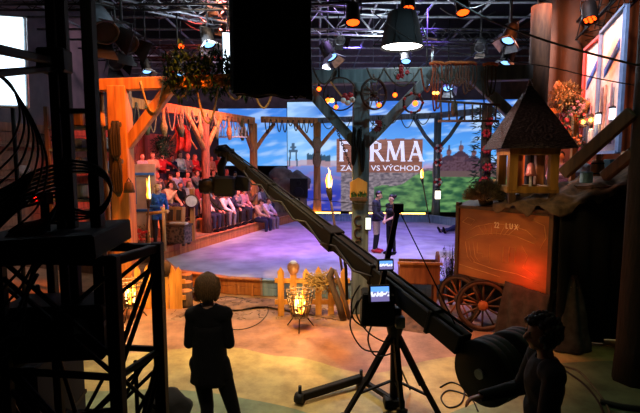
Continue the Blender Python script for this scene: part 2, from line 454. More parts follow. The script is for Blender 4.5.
# ================================================================== the studio shell
def floor_mat():
    m = bpy.data.materials.new('painted_concrete'); m.use_nodes = True; nt = m.node_tree; N, L = nt.nodes, nt.links
    b = N['Principled BSDF']; b.inputs['Roughness'].default_value = .5
    tc = N.new('ShaderNodeTexCoord'); sx = N.new('ShaderNodeSeparateXYZ'); L.new(tc.outputs['Object'], sx.inputs[0])
    n1 = N.new('ShaderNodeTexNoise'); n1.inputs['Scale'].default_value = .33; n1.inputs['Detail'].default_value = 1.5
    L.new(tc.outputs['Object'], n1.inputs['Vector'])
    ma = N.new('ShaderNodeMath'); ma.operation = 'MULTIPLY_ADD'; ma.inputs[1].default_value = 1.9
    def mth(op, a, b_=None):
        q = N.new('ShaderNodeMath'); q.operation = op
        for i, x in enumerate((a, b_)):
            if x is None: continue
            if isinstance(x, (int, float)): q.inputs[i].default_value = x
            else: L.new(x, q.inputs[i])
        return q.outputs[0]
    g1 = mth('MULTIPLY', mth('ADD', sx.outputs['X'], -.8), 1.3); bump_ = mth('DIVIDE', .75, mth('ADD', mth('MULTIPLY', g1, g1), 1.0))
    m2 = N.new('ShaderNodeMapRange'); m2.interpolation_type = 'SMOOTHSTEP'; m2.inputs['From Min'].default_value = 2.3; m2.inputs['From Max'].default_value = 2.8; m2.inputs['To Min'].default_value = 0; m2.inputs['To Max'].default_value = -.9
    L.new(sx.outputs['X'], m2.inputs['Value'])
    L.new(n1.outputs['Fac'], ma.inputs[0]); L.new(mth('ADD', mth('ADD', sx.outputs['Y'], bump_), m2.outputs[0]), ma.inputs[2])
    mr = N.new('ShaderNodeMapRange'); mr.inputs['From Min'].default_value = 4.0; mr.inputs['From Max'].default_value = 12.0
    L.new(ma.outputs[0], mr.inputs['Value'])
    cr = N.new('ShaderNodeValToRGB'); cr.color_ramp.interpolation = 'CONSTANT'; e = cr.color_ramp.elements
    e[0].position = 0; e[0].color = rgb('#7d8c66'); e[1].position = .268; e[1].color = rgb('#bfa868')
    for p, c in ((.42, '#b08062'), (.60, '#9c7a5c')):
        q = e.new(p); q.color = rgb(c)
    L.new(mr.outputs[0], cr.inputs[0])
    n2 = N.new('ShaderNodeTexNoise'); n2.inputs['Scale'].default_value = 2.2; n2.inputs['Detail'].default_value = 8; n2.inputs['Roughness'].default_value = .7
    L.new(tc.outputs['Object'], n2.inputs['Vector'])
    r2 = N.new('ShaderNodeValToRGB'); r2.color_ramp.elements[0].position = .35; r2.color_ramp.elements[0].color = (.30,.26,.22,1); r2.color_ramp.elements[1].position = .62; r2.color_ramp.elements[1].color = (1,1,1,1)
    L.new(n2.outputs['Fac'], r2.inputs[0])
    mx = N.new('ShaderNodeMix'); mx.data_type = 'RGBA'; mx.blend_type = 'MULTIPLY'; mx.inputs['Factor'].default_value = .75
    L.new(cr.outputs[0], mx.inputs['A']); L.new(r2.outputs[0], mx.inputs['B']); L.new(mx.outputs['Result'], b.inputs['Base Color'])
    bp = N.new('ShaderNodeBump'); bp.inputs['Strength'].default_value = .15; L.new(n2.outputs['Fac'], bp.inputs['Height']); L.new(bp.outputs[0], b.inputs['Normal'])
    return m
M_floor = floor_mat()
M_wall = mat('dusky_mauve_flat', '#5a4c56', '#4a3e48', 3, rough=.9)
M_wallL = mat('dark_green_grey_wall', '#5c5458', '#48454a', 2, rough=.9)
M_wallR = mat('brown_cloth_wall', '#5a3626', '#3c2419', 2, rough=.95)
M_ceil = mat('black_ceiling', '#1a1c20', '#121418', 2, rough=.95)
X0, X1, Y0, Y1, ZC = -9.5, 9.5, -2.0, 25.2, 9.0
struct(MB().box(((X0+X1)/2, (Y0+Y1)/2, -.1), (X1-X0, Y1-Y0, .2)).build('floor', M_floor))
struct(MB().box(((X0+X1)/2, (Y0+Y1)/2, ZC+.1), (X1-X0, Y1-Y0, .2)).build('ceiling', M_ceil))
struct(MB().box(((X0+X1)/2, Y1+.1, ZC/2), (X1-X0, .2, ZC)).build('wall_back', M_wall))
struct(MB().box(((X0+X1)/2, Y0-.1, ZC/2), (X1-X0, .2, ZC)).build('wall_front', M_ceil))
struct(MB().box((X0-.1, (Y0+Y1)/2, ZC/2), (.2, Y1-Y0, ZC)).build('wall_left', M_wallL))
struct(MB().box((X1+.1, (Y0+Y1)/2, ZC/2), (.2, Y1-Y0, ZC)).build('wall_right', M_wallR))
bpy.data.objects['floor'].location.z = 0
for v in bpy.data.objects['floor'].data.vertices: v.co.z -= .2; v.co.x += (X0+X1)/2; v.co.y += (Y0+Y1)/2
bpy.data.objects['floor'].location = (0,0,0)

# ------------------------------------------------------------------ arena floor and curb
ARENA = [(-1.84,9.36), (-3.08,9.99), (-4.35,12.2), (-2.25,18.0), (-1.0,20.6), (4.7,20.2), (6.6,17.0), (6.4,11.6), (3.6,9.25), (.6,9.05)]
M_arena = mat('trodden_pale_clay', '#b9b4ae', '#8f8a86', 1.6, rough=.75, bump=.12, detail=9)
struct(MB().prism(ARENA, 0.0, .02).build('floor_arena', M_arena))
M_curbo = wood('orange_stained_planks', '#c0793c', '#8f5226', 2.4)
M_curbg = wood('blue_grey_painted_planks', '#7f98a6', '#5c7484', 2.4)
ac = V((1.2, 14.5, 0))
def curb(a, b, m, label):
    a, b = V((*a, 0)), V((*b, 0)); d = (b-a).normalized(); n = V((d.y, -d.x, 0))
    if n.dot(ac-a) > 0: n = -n
    t = thing('arena_curb', label, 'curb', (a+b)/2)
    L = (b-a).length; R = Matrix((d, n, V((0,0,1)))).transposed(); c = (a+b)/2+n*.05
    for k in range(2): MB().box(c+V((0,0,.085+.158*k)), (L+.05, .075, .152), R, .006).build('plank', m, t)
    MB().box(c+V((0,0,.332)), (L+.06, .14, .03), R, .005).build('cap_rail', m, t)
    k = max(2, int(L/2.6))
    for i in range(k):
        MB().box(a+d*(L*(i+.5)/k)+n*.11+V((0,0,.12)), (.05,.045,.24), R).build('stake', m, t)
    for ch in list(t.children): pass
    return t
A = ARENA
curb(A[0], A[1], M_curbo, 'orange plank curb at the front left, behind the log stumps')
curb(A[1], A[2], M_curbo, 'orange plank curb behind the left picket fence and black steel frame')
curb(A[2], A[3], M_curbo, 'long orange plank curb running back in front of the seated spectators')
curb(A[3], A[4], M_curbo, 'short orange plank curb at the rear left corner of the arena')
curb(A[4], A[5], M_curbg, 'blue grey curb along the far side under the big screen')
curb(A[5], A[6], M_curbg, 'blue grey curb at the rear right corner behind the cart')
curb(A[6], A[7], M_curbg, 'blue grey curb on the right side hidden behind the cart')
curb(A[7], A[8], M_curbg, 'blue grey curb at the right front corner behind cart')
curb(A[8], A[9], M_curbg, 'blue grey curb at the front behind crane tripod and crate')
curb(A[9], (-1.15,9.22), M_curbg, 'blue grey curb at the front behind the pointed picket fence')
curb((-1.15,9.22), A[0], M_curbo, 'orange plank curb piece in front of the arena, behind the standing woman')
# glowing strips behind the far curb
M_strip = glow('warm_strip_glow', '#ffb050', 9)
for x0, x1, lb in ((-.9, .9, 'warm light strip on the far curb, left of the dark post'), (1.3, 4.6, 'warm light strip on the far curb by the green field')):
    y0 = 20.6-(x0+1)*.07+.2; y1 = 20.6-(x1+1)*.07+.2
    t = thing('light_strip', lb, 'light', ((x0+x1)/2, (y0+y1)/2, 0))
    MB().bar((x0,y0,.375), (x1,y1,.375), .06, .05).build('tube', M_strip, t)
    MB().bar((x0,y0+.06,.18), (x1,y1+.06,.18), .03, .36).build('holder', M_black, t)

# ------------------------------------------------------------------ LED wall
def vcol_mat(name, s):
    m = bpy.data.materials.new(name); m.use_nodes = True; N, L = m.node_tree.nodes, m.node_tree.links
    b = N['Principled BSDF']; b.inputs['Base Color'].default_value = (.01,.01,.012,1); b.inputs['Roughness'].default_value = .4
    a = N.new('ShaderNodeVertexColor'); a.layer_name = 'picture'; L.new(a.outputs[0], b.inputs['Emission Color']); b.inputs['Emission Strength'].default_value = s
    return m
M_led = vcol_mat('lit_screen', 1.1)
def mixc(a, b, t): t = max(0, min(1, t)); return tuple(x*(1-t)+y*t for x, y in zip(a, b))
def sst(a, b, x): t = max(0, min(1, (x-a)/(b-a))); return t*t*(3-2*t)
def c3(h): return rgb(h)[:3]
def fbm(x, y, z=0): return nz(x, y, z)+.5*nz(2.1*x, 2.1*y, z+3)+.25*nz(4.3*x, 4.3*y, z+7)
def sky(x, y):                                        # x right, y down, the reading grid of the picture
    c = mixc(c3('#1c5cc8'), c3('#58a4ee'), (y-95)/65)
    k = fbm(x*.040+3, y*.17+x*.02, 1.5)
    return mixc(c, c3('#bfd9f2'), sst(-.15, .65, k)*.72)
def pic_left(x, y):
    return mixc(sky(x*1.1, y), c3('#3c86e0'), .35)
def pic_main(x, y):
    c = sky(x, y)
    if x < 322: c = mixc(c, c3('#9fcdf6'), .55*(1-sst(300, 330, x)))
    hz = 160+2*nz(x*.05)
    if x < 345:                                        # water and a far treeline
        if y > hz-5-4*abs(nz(x*.35)) and 309 < x < 334: c = c3('#2b4a63')
        if y > hz+5: c = mixc(c3('#6d84c8'), c3('#2434a0'), (y-hz-5)/26); c = mixc(c, c3('#7a6aa8'), sst(.0,.5,fbm(x*.05,y*.2)))
        if y > hz and y < hz+6: c = mixc(c, c3('#b58f98'), .7)
    else:
        hill = 168+5*nz(x*.03)
        if x > 430 and y > 160: c = mixc(c, c3('#c27e88'), sst(158, 170, y)*.8)
        if y > hill:
            c = mixc(c3('#4a4450'), c3('#8d8088'), sst(-.5,.6,fbm(x*.22, y*.55)))
        gl = 186-16*sst(395, 440, x)+3*nz(x*.06)
        if x > 380 and y > gl:
            c = mixc(c3('#1f4a34'), c3('#6a9a5c'), sst(-.5,.8,fbm(x*.08, y*.22, 4)))
    def inb(a, b, cc, d): return a <= x <= b and cc <= y <= d
    # tower with a round flat top
    if inb(289,299,149,152) or (inb(292.6,295.4,143,150)) or (152 <= y <= 166 and (abs(x-(291+(y-152)*-.1)) < .9 or abs(x-(297+(y-152)*.1)) < .9)) or inb(291,297,146,147.5): c = c3('#3d5670')
    # wooden village with domes
    br = c3('#5a4250')
    for cx, w, t in ((456, 9, 160), (468, 8, 156), (447, 7, 164), (481, 9, 161), (495, 8, 165)):
        if abs(x-cx) < w and y > t and y < 172: c = mixc(br, c3('#3f2630'), sst(-.2,.4,nz(x*.5, y*.6)))
        if y <= t and y > t-6 and abs(x-cx) < w*(y-(t-6))/6*1.15+.4: c = c3('#3e2c3c')
        if ((x-cx)/2.6)**2+((y-(t-8))/3.2)**2 < 1: c = c3('#6a4a50')
        if abs(x-cx) < .5 and t-15 < y < t-9: c = c3('#3e2c3c')
    if x > 440 and 170 < y < 176: c = c3('#5d4a4a')
    # brown board that carries the title
    if 340.5 < x < 429.5 and 139+1.4*nz(x*.09) < y < 172: c = mixc(c3('#6f4238'), c3('#8a5a4c'), sst(-.3,.4,nz(x*.02, y*.9)))
    return c
def screen(name_, fn, xr, yr, PA, PB, zt, zb, nu, nv, root):
    me = bpy.data.meshes.new('picture'); vs, fs, cs = [], [], []
    for j in range(nv+1):
        for i in range(nu+1):
            u, w = i/nu, j/nv
            vs.append((PA[0]+(PB[0]-PA[0])*u, PA[1]+(PB[1]-PA[1])*u, zb+(zt-zb)*w)); cs.append(fn(xr[0]+(xr[1]-xr[0])*u, yr[1]+(yr[0]-yr[1])*w))
    for j in range(nv):
        for i in range(nu): a = j*(nu+1)+i; fs.append((a, a+1, a+nu+2, a+nu+1))
    off = wloc(root); me.from_pydata([tuple(V(v)-off) for v in vs], [], fs)
    at_ = me.color_attributes.new('picture', 'FLOAT_COLOR', 'POINT')
    for i, c in enumerate(cs): at_.data[i].color = (*c, 1)
    me.materials.append(M_led); o = bpy.data.objects.new('picture', me); COL.objects.link(o); o.parent = root
    d = V((PB[0]-PA[0], PB[1]-PA[1], 0)); L = d.length; d.normalize(); n = V((-d.y, d.x, 0)); R = Matrix((d, n, V((0,0,1)))).transposed()
    c = V(((PA[0]+PB[0])/2, (PA[1]+PB[1])/2, (zt+zb)/2))
    MB().box(c+n*.09, (L+.06, .16, zt-zb+.06), R).build('cabinet', M_black, root)
    return R
sl = thing('led_screen', 'smaller blue sky video screen at the left, behind orange posts', 'screen', (-3.3,23.2,0))
screen('l', pic_left, (218,288), (107,166), (-5.0,23.4), (-1.62,23.2), 5.20, 2.42, 70, 60, sl)
for x in (-4.7, -1.9): MB().bar((x,23.42,0), (x,23.42,2.42), .1).build('leg', M_black, sl)
sm_ = thing('led_screen', 'big video screen with title lettering, village and green field', 'screen', (4.4,22.2,0))
PA, PB = (-1.55,22.6), (10.2,21.3)
PB = (9.3, 21.5)
Rm = screen('m', pic_main, (288,531), (102,211), PA, PB, 5.42, .28, 300, 130, sm_)
for x in (.1, .5, .9): MB().box((PA[0]+(PB[0]-PA[0])*x, PA[1]+(PB[1]-PA[1])*x+.16, .14), (.3,.2,.28)).build('foot', M_black, sm_)
def text_mesh(txt, w, h, bold=0.0, font=None):
    cu = bpy.data.curves.new('t', 'FONT'); cu.body = txt; cu.size = 1; cu.offset = bold; cu.extrude = .004; cu.resolution_u = 3
    o = bpy.data.objects.new('t', cu); COL.objects.link(o)
    dg = bpy.context.evaluated_depsgraph_get(); dg.update()
    me = bpy.data.meshes.new_from_object(o.evaluated_get(dg)); bpy.data.objects.remove(o); bpy.data.curves.remove(cu)
    xs = [v.co.x for v in me.vertices]; ys = [v.co.y for v in me.vertices]
    sx_, sy_ = w/(max(xs)-min(xs)), h/(max(ys)-min(ys)); cx, cy = (max(xs)+min(xs))/2, (max(ys)+min(ys))/2
    for v in me.vertices: v.co.x = (v.co.x-cx)*sx_; v.co.y = (v.co.y-cy)*sy_
    return me
def text_on(name, txt, c, R, w, h, m, parent, bold=0.0):       # R columns: right, outward-back, up
    me = text_mesh(txt, w, h, bold); off = wloc(parent)
    for v in me.vertices: v.co = V(c)-off+R.col[0]*v.co.x+R.col[2]*v.co.y-R.col[1]*(v.co.z+.006)
    me.materials.append(m); o = bpy.data.objects.new(name, me); COL.objects.link(o); o.parent = parent; return o
def on_main(x, y):
    u = (x-288)/(531-288); return V((PA[0]+(PB[0]-PA[0])*u, PA[1]+(PB[1]-PA[1])*u, .28+(5.42-.28)*(211-y)/109))-Rm.col[1]*.01
M_let = glow('white_letter_glow', '#dfe4ff', .8)
GL = {'F':(.62,[(.13,0,.13,1,.2),(.1,.935,.6,.935,.13),(.1,.53,.48,.53,.12),(.0,.02,.27,.02,.05),(.58,.82,.58,.98,.05)]),
      'A':(.92,[(.12,0,.44,1,.1),(.42,1,.80,0,.2),(.22,.34,.66,.34,.1),(0,.02,.26,.02,.05),(.64,.02,.94,.02,.05)]),
      'R':(.82,[(.13,0,.13,1,.2),(.1,.94,.42,.94,.12),(.40,.94,.58,.86,.14),(.57,.88,.57,.62,.17),(.58,.64,.42,.52,.14),(.1,.52,.42,.52,.12),(.36,.52,.76,0,.2),(0,.02,.28,.02,.05)]),
      'M':(1.12,[(.10,0,.17,1,.1),(.17,1,.54,.06,.2),(.52,.06,.88,1,.1),(.90,1,.97,0,.2),(0,.02,.22,.02,.05),(.84,.02,1.1,.02,.05)])}
adv, mbt = 0.0, MB()
wt = sum(GL[c][0]+.1 for c in 'FARMA')-.1; SX = 3.95/wt; SZ_ = .94; o0 = on_main(387,151)
for c in 'FARMA':
    for k, (xa, ya, xb, yb, wd) in enumerate(GL[c][1]):
        pa_, pb_ = V((xa+adv-wt/2, ya-.5)), V((xb+adv-wt/2, yb-.5)); horiz = abs(yb-ya) < .05
        A_, B_ = V((pa_.x*SX, pa_.y*SZ_)), V((pb_.x*SX, pb_.y*SZ_))
        if horiz: q4 = [(A_.x,A_.y-wd*SZ_/2),(B_.x,B_.y-wd*SZ_/2),(B_.x,B_.y+wd*SZ_/2),(A_.x,A_.y+wd*SZ_/2)]
        else: q4 = [(A_.x-wd*SX/2,A_.y),(A_.x+wd*SX/2,A_.y),(B_.x+wd*SX/2,B_.y),(B_.x-wd*SX/2,B_.y)]
        mbt.prism(q4, .004+.0015*k, .012+.0015*k, o0, Matrix((Rm.col[0], Rm.col[2], -Rm.col[1])).transposed())
    adv += GL[c][0]+.1
mbt.build('title_lettering', M_let, sm_)
text_on('subtitle_lettering', 'ZÁPAD VS VÝCHOD', on_main(385.5,167), Rm, 3.7, .31, M_let, sm_, .006)

# ------------------------------------------------------------------ timber frames
def post(p, h, w, m, parent, name='post', bev=.012, rz=0): return MB().box((p[0], p[1], h/2), (w, w, h), (0,0,rz), bev).build(name, m, parent)
LP, CP, RP = (-3.64,8.69), (.70,8.16), (3.62,7.95)
ff = thing('timber_frame', 'big front timber frame with grey centre post, beam and braces', 'timber frame', (CP[0],CP[1],0))
post(LP, 4.02, .33, M_timber, ff)
post(CP, 4.0, .275, M_timberg, ff)
def beam(a, b, w, h, m, parent, name='beam'): return MB().bar(a, b, w, h, (0,0,1), .012).build(name, m, parent)
# bars: width axis is horizontal, second is vertical-ish
def hbeam(a, b, wid, hei, m, parent, name='beam'):
    a, b = V(a), V(b); d = (b-a).normalized(); up = V((0,0,1)); s = d.cross(up).normalized(); u = s.cross(d)
    return MB().box((a+b)/2, (wid, hei, (b-a).length), Matrix((s, u, d)).transposed(), .012).build(name, m, parent)
hbeam((LP[0]-.45, LP[1]+.06, 4.05), (CP[0]-1.3, CP[1]+.18, 4.10), .2, .21, M_timber, ff)
hbeam((CP[0]-1.3, CP[1]+.18, 4.10), (RP[0]-.12, RP[1]+.02, 4.14), .22, .24, M_timberg, ff)
def brace(a, b, m, parent, w=.15, h=.17): return hbeam(a, b, w, h, m, parent, 'brace')
brace((LP[0]+.1, LP[1]-.02, 2.95), (LP[0]+.95, LP[1]-.1, 3.98), M_timber, ff, .16, .19)
brace((CP[0]-.06, CP[1], 2.95), (CP[0]-1.0, CP[1]+.13, 4.02), M_timberg, ff)
brace((CP[0]+.06, CP[1], 2.95), (CP[0]+1.1, CP[1]-.12, 4.05), M_timberg, ff)
brace((RP[0]-.1, RP[1], 3.15), (RP[0]-1.05, RP[1]+.09, 4.06), M_timberg, ff)
MB().lathe([(.19,0),(.17,.25),(.16,1.5),(.155,3.2),(.16,4.6),(.155,5.2)], (RP[0],RP[1],0), None, 14, True, .05).build('trunk_post', M_bark, ff)
# left gallery frame
def gx(Y): return -4.84+(Y-11.8)*.381
lf = thing('timber_frame', 'orange lit timber gallery beam and posts above the left spectators', 'timber frame', (gx(14.9)-.1,14.9,0))
hbeam((LP[0]-.35,LP[1]+.35,4.12), (gx(11.8)-.1,11.8,4.14), .18, .2, M_timber, lf)
hbeam((gx(11.8)-.1,11.8,4.14), (-2.62,18.6,4.22), .2, .26, M_timber, lf)
P1, P2 = (gx(15.2)-.14,15.2), (-2.62,18.6)
MB().lathe([(.17,0),(.14,1.2),(.13,3.0),(.15,4.05)], (*P1,0), None, 10, True, .08).build('trunk_post', mat('reddish_bark', '#80523a', '#4a2c1e', 7, (3,3,.6), .9, 0, .5), lf)
MB().lathe([(.21,0),(.17,1.2),(.15,3.0),(.17,4.12)], (*P2,0), None, 10, True, .06).build('trunk_post', M_timber, lf)
dl = V((.356,.934,0))
M_barkr = mat('reddish_bark', '#80523a', '#4a2c1e', 7, (3,3,.6), .9, 0, .5)
for P_ in (P1, P2):
    for s in (-1, 1):
        if P_ is P2 and s > 0: q = V((*P2,3.0)), V((*P2,0))+V((.75,.75,4.15))
        else: q = V((*P_,2.95)), V((*P_,4.12))+dl*(s*.95)
        MB().path([q[0], _lerp(q[0],q[1],.5)+V((0,0,.05)), q[1]], [.085,.075,.08], 8).build('brace', M_timber, lf)
post((gx(11.8)-.1,11.8), 4.04, .2, M_timber, lf)
# rear frame
rf = thing('timber_frame', 'far timber frame standing in front of the video screen', 'timber frame', (2.2,21.0,0))
RB = [(-2.3,18.9,4.30), (-.13,20.95,4.42), (5.1,20.6,4.62)]
hbeam(RB[0], RB[1], .2, .24, M_timber, rf); hbeam(RB[1], RB[2], .2, .24, M_timberg, rf); hbeam(RB[2], (6.3,17.3,4.5), .2, .24, M_timberg, rf)
for k, (x, y) in enumerate(((-.13,20.95), (5.1,20.6))):
    m = M_timber if k == 0 else M_timberg
    MB().lathe([(.22,0),(.17,1.0),(.15,2.5),(.17,4.36+.2*k)], (x,y,0), None, 10, True, .05).build('trunk_post', m, rf)
    for s in (-1, 1):
        MB().path([(x,y,3.15), (x+s*.5,y-s*.15,3.75), (x+s*1.05,y-s*.1 if k else y-(s<0)*.9,4.38+.2*k)], [.09,.08,.08], 8).build('brace', m, rf)
rt = thing('tree_trunk_post', 'decorated tree trunk post with fir and red ribbons, behind the ladder', 'post', (5.75,16.4,0))
MB().lathe([(.26,0),(.2,1.2),(.17,3),(.19,4.6)], (5.75,16.4,0), None, 10, True, .08).build('trunk', M_bark, rt)
fm = MB()
for i in range(420):
    z = .8+3.7*random.random(); a = random.random()*6.28; r = .2+.16*random.random()
    fm.leaf((5.75+r*math.cos(a), 16.4+r*math.sin(a), z), (math.cos(a), math.sin(a), random.uniform(-.8,.4)), .28, .07)
fm.build('fir_garland', M_leafd, rt)
for z, a in ((1.3,.2), (2.0,-.4), (2.45,.3), (3.05,0), (3.6,-.2), (4.0,.4)):
    m_ = MB(); c = V((5.75-.1+.15*a, 16.05, z))
    for k in range(6): m_.ball(c+V((.11*math.cos(k*1.05), -.02, .09*math.sin(k*1.05))), .07, sub=1)
    m_.build('ribbon_bow', M_red, rt)
MB().tube((5.62,16.0,.85), (5.62,16.0,1.2), .07, .07).build('white_lantern', glow('pale_lantern_glow', '#fff0d8', 2), rt)
MB().path([(5.95+.36*math.cos(k/14*2*PI), 15.9, 1.65+.36*math.sin(k/14*2*PI)) for k in range(14)], .07, 6, True).build('straw_wreath', M_straw, rt)

for x, y, z, lb in ((5.1,20.35,3.2,'upper'),(5.1,20.35,2.6,'middle'),(5.1,20.35,1.75,'lower')):
    t = thing('ribbon_ornament', lb+' red and white ornament on the far grey post', 'ornament', (x,y,z))
    for k in range(6): MB().ball((x+.13*math.cos(k*1.05),y-.04,z+.13*math.sin(k*1.05)), .08, sub=1).build('ball', M_red if k % 2 else M_white, t)
t = thing('post_lantern', 'white glowing lantern low on the far grey post', 'lantern', (5.1,20.3,1.05))
MB().box((5.1,20.3,1.2), (.22,.14,.36), None, .02).build('glass', MATS['pale_lantern_glow'], t); MB().box((5.1,20.3,1.41), (.26,.18,.06)).build('cap', M_black, t)
for x, y, z, lb in ((-.13,20.68,3.4,'upper'),(-.13,20.68,2.7,'lower')):
    t = thing('pelt_bundle', lb+' grey fur bundle tied to the far orange post', 'bundle', (x,y,z-.3))
    MB().ball((x,y,z), (.2,.12,.36), None, 2, .4, int(z*3)).build('fur', M_rope, t); MB().tube((x-.18,y,z+.12),(x+.18,y,z+.12), .04).build('tie', M_roped, t)
# ================================================================== foreground: crane, people, steel frame
def hang(a, b, sag, n=12):
    a, b = V(a), V(b); return [_lerp(a, b, i/n)-V((0,0,sag*4*(i/n)*(1-i/n))) for i in range(n+1)]
M_mono = vcol_mat('monitor_picture', 1.6)
def mini_screen(c, R, w, h, parent, seed, name='screen'):
    """a lit monitor picture: blue sky over a pale title and dark ground"""
    nu, nv = 16, 10; me = bpy.data.meshes.new(name); vs, fs, cs = [], [], []; off = wloc(parent)
    for j in range(nv+1):
        for i in range(nu+1):
            u, v = i/nu, j/nv; vs.append(tuple(V(c)+R.col[0]*((u-.5)*w)+R.col[2]*((v-.5)*h)-R.col[1]*.004-off))
            col = (.10,.28,.8) if v > .62 else ((.8,.85,1) if (.3 < v < .62 and nz(u*9+seed, v*7) > -.05) else (.12,.1,.25))
            cs.append(col)
    for j in range(nv):
        for i in range(nu): a = j*(nu+1)+i; fs.append((a, a+1, a+nu+2, a+nu+1))
    me.from_pydata(vs, [], fs); ca = me.color_attributes.new('picture', 'FLOAT_COLOR', 'POINT')
    for i, q in enumerate(cs): ca.data[i].color = (*q, 1)
    me.materials.append(M_mono); o = bpy.data.objects.new(name, me); COL.objects.link(o); o.parent = parent; return o
# ---- camera crane
Fp = at(224, 151, 9.4); Pv = at(390, 285, 4.95); Rr = Pv+(Pv-Fp)*.20
jd = (Fp-Rr).normalized(); js = jd.cross(V((0,0,1))).normalized(); ju = js.cross(jd)
JR = Matrix((js, ju, jd)).transposed()
base = V((Pv.x+.06, Pv.y, 0))
jib = thing('camera_crane', 'long black camera crane on a tripod with monitors and round counterweights', 'camera crane', base)
jl = (Fp-Rr).length
m_ = MB(); m_.box(_lerp(Rr,Fp,.27), (.17,.19,jl*.54), JR, .01).box(_lerp(Rr,Fp,.76), (.13,.135,jl*.48), JR, .01)
m_.build('arm', M_blackp, jib)
m_ = MB()
for s in (-1, 1): m_.tube(Rr+js*(s*.06)+ju*.125, Fp+js*(s*.05)+ju*.085, .013, n=6)
m_.tube(Rr+ju*-.125, Fp+ju*-.085, .014, n=6)
m_.build('control_rod', M_black, jib)
for k in range(7):
    c = _lerp(Rr, Fp, .06+.88*k/6)
    MB().box(c, (.185,.25,.05) if k < 2 else (.15,.20,.05) if k > 2 else (.21,.27,.22), JR, .01).build('bracket', M_black, jib)
m_ = MB()
for k in range(5): m_.path([_lerp(Rr, Fp, .2+.6*k/5+.0)+js*-.09+ju*.0, _lerp(Rr, Fp, .25+.6*k/5)+js*-.1-ju*.10, _lerp(Rr, Fp, .32+.6*k/5)+js*-.09], .014, 6)
m_.build('cable', M_rubber, jib)
# remote head and camera at the tip
hp = Fp+V((0,0,-.02))
MB().box(hp+jd*.05, (.26,.2,.16), JR, .02).tube(hp-js*.2+ju*.02, hp+js*.2+ju*.02, .055).build('tip_mount', M_black, jib)
b0 = at(226,156,9.45); b1 = at(221,166,9.45); b2 = at(222,186,9.45)
mm = MB(); mm.path([b0, b1, b2], [.075,.085,.07], 8); mm.build('drop_arm', M_black, jib)
MB().path([at(218,151,9.4), at(219,146,9.35), at(226,145,9.3), at(233,151,9.3), at(243,161,9.2)], .018, 6).build('cable', M_rubber, jib)
cc = at(225,186,9.45); px = 9.45/470*1.12
rc = MB().box(cc, (20*px, .3, 18*px), (0,.06,0), .05).build('remote_camera', M_blackp, jib)
MB().lathe([(.12,0),(.155,.04),(.16,.22),(.13,.24),(.135,.30),(.10,.31)], cc+V((-9*px,0,.01)), frame_of(V((-1,-.05,-.08))), 14).build('lens', M_black, rc)
MB().box(cc+V((16*px,0,.05)), (12*px,.22,13*px), (0,.1,0), .02).build('viewfinder', M_black, rc)
MB().box(cc+V((-2*px,0,.17)), (24*px,.08,.035), None, .01).build('top_handle', M_black, rc)
MB().path([cc+V((-13*px,-.1,-.1)), cc+V((-12*px,-.1,-.28)), cc+V((-6*px,-.1,-.42)), cc+V((4*px,-.1,-.52))], .014, 6).build('cable', M_rubber, rc)
# mast and stays
mt = at(398,208,4.85)
MB().bar(at(381,288,4.85), mt, .06, .05).box(mt, (.1,.09,.09)).build('mast', M_black, jib)
MB().tube(mt, Rr+ju*.12+jd*.15, .007, n=5).tube(mt, _lerp(Rr,Fp,.55)+ju*.1, .004, n=5).build('stay_wire', M_black, jib)
# tripod
apex = V((base.x, base.y, .93))
MB().lathe([(.07,.80),(.09,.88),(.10,.95),(.075,1.0),(.07,1.12)], (base.x, base.y, 0), None, 14).box(Pv+V((0.02,0,-.09)), (.26,.2,.16), None, .015).build('tripod_head', M_black, jib)
MB().tube((base.x, base.y, .04), (base.x, base.y, .85), .045).box((base.x, base.y, .05), (.22,.18,.10), None, .01).build('centre_column', M_black, jib)
feet = [gr(346,421), gr(440,424), gr(402,416)]
for f in feet:
    d = (f-apex).normalized(); l_ = MB()
    l_.bar(apex-V((0,0,.06)), _lerp(apex, f, .62), .06, .05); l_.bar(_lerp(apex, f, .55), f+V((0,0,.08)), .045, .04)
    o = l_.build('leg', M_black, jib)
    MB().ball(f+V((0,0,.05)), (.07,.07,.05), sub=1).build('rubber_foot', M_rubber, o)
    MB().bar((base.x, base.y, .3), _lerp(apex, f, .72), .028, .02).build('spreader', M_black, jib)
ba, bb = gr(300,403), gr(361,386)
MB().bar(ba+V((0,0,.07)), bb+V((0,0,.1)), .085, .085, bev=.01).bar(bb+V((0,0,.08)), gr(396,409)+V((0,0,.08)), .05, .05).build('dolly_bar', M_blackp, jib)
for p in (ba, bb):
    MB().tube(p+V((-.045,.02,.06)), p+V((.045,-.02,.06)), .06, n=12).tube(p+V((0,0,.06)), p+V((0,0,.2)), .02).build('wheel', M_rubber, jib)
# monitors
def monitor(px, py, w, h, Y, tilt, seed, yaw=.12):
    c = at(px, py, Y); R = Euler((tilt, 0, yaw)).to_matrix()
    b = MB().box(c+R.col[1]*.03, (w+.035,.055,h+.035), R, .008).build('monitor', M_black, jib)
    mini_screen(c, R, w, h, b, seed); return b
monitor(386, 265, .135, .085, 4.72, -.15, 3)
monitor(380, 294, .19, .15, 4.70, -.2, 8)
c = at(377, 307, 4.86)
MB().box(c, (.34,.24,.36), (0,.04,0), .02).build('control_box', M_dull, jib)
m_ = MB()
for pts in ([(360,285),(352,300),(353,318),(365,328)], [(362,296),(356,312),(366,330),(380,340),(396,345)], [(358,300),(350,325),(362,348),(380,352)], [(372,324),(368,340),(376,356),(396,352)]):
    m_.path(smooth_path([at(x, y, 4.78-.02*i) for i, (x, y) in enumerate(pts)]), .009, 6)
m_.path([at(333,232,6.2), at(343,245,6.0), at(346,270,5.9), at(347,300,5.8)], .022, 6)
m_.path([at(365,328,4.8), at(372,300,4.8), at(391,305,4.8), at(398,330,4.85), at(397,360,4.9), gr(410,392)+V((0,0,.03))], .011, 6)
m_.build('cable', M_rubber, jib)
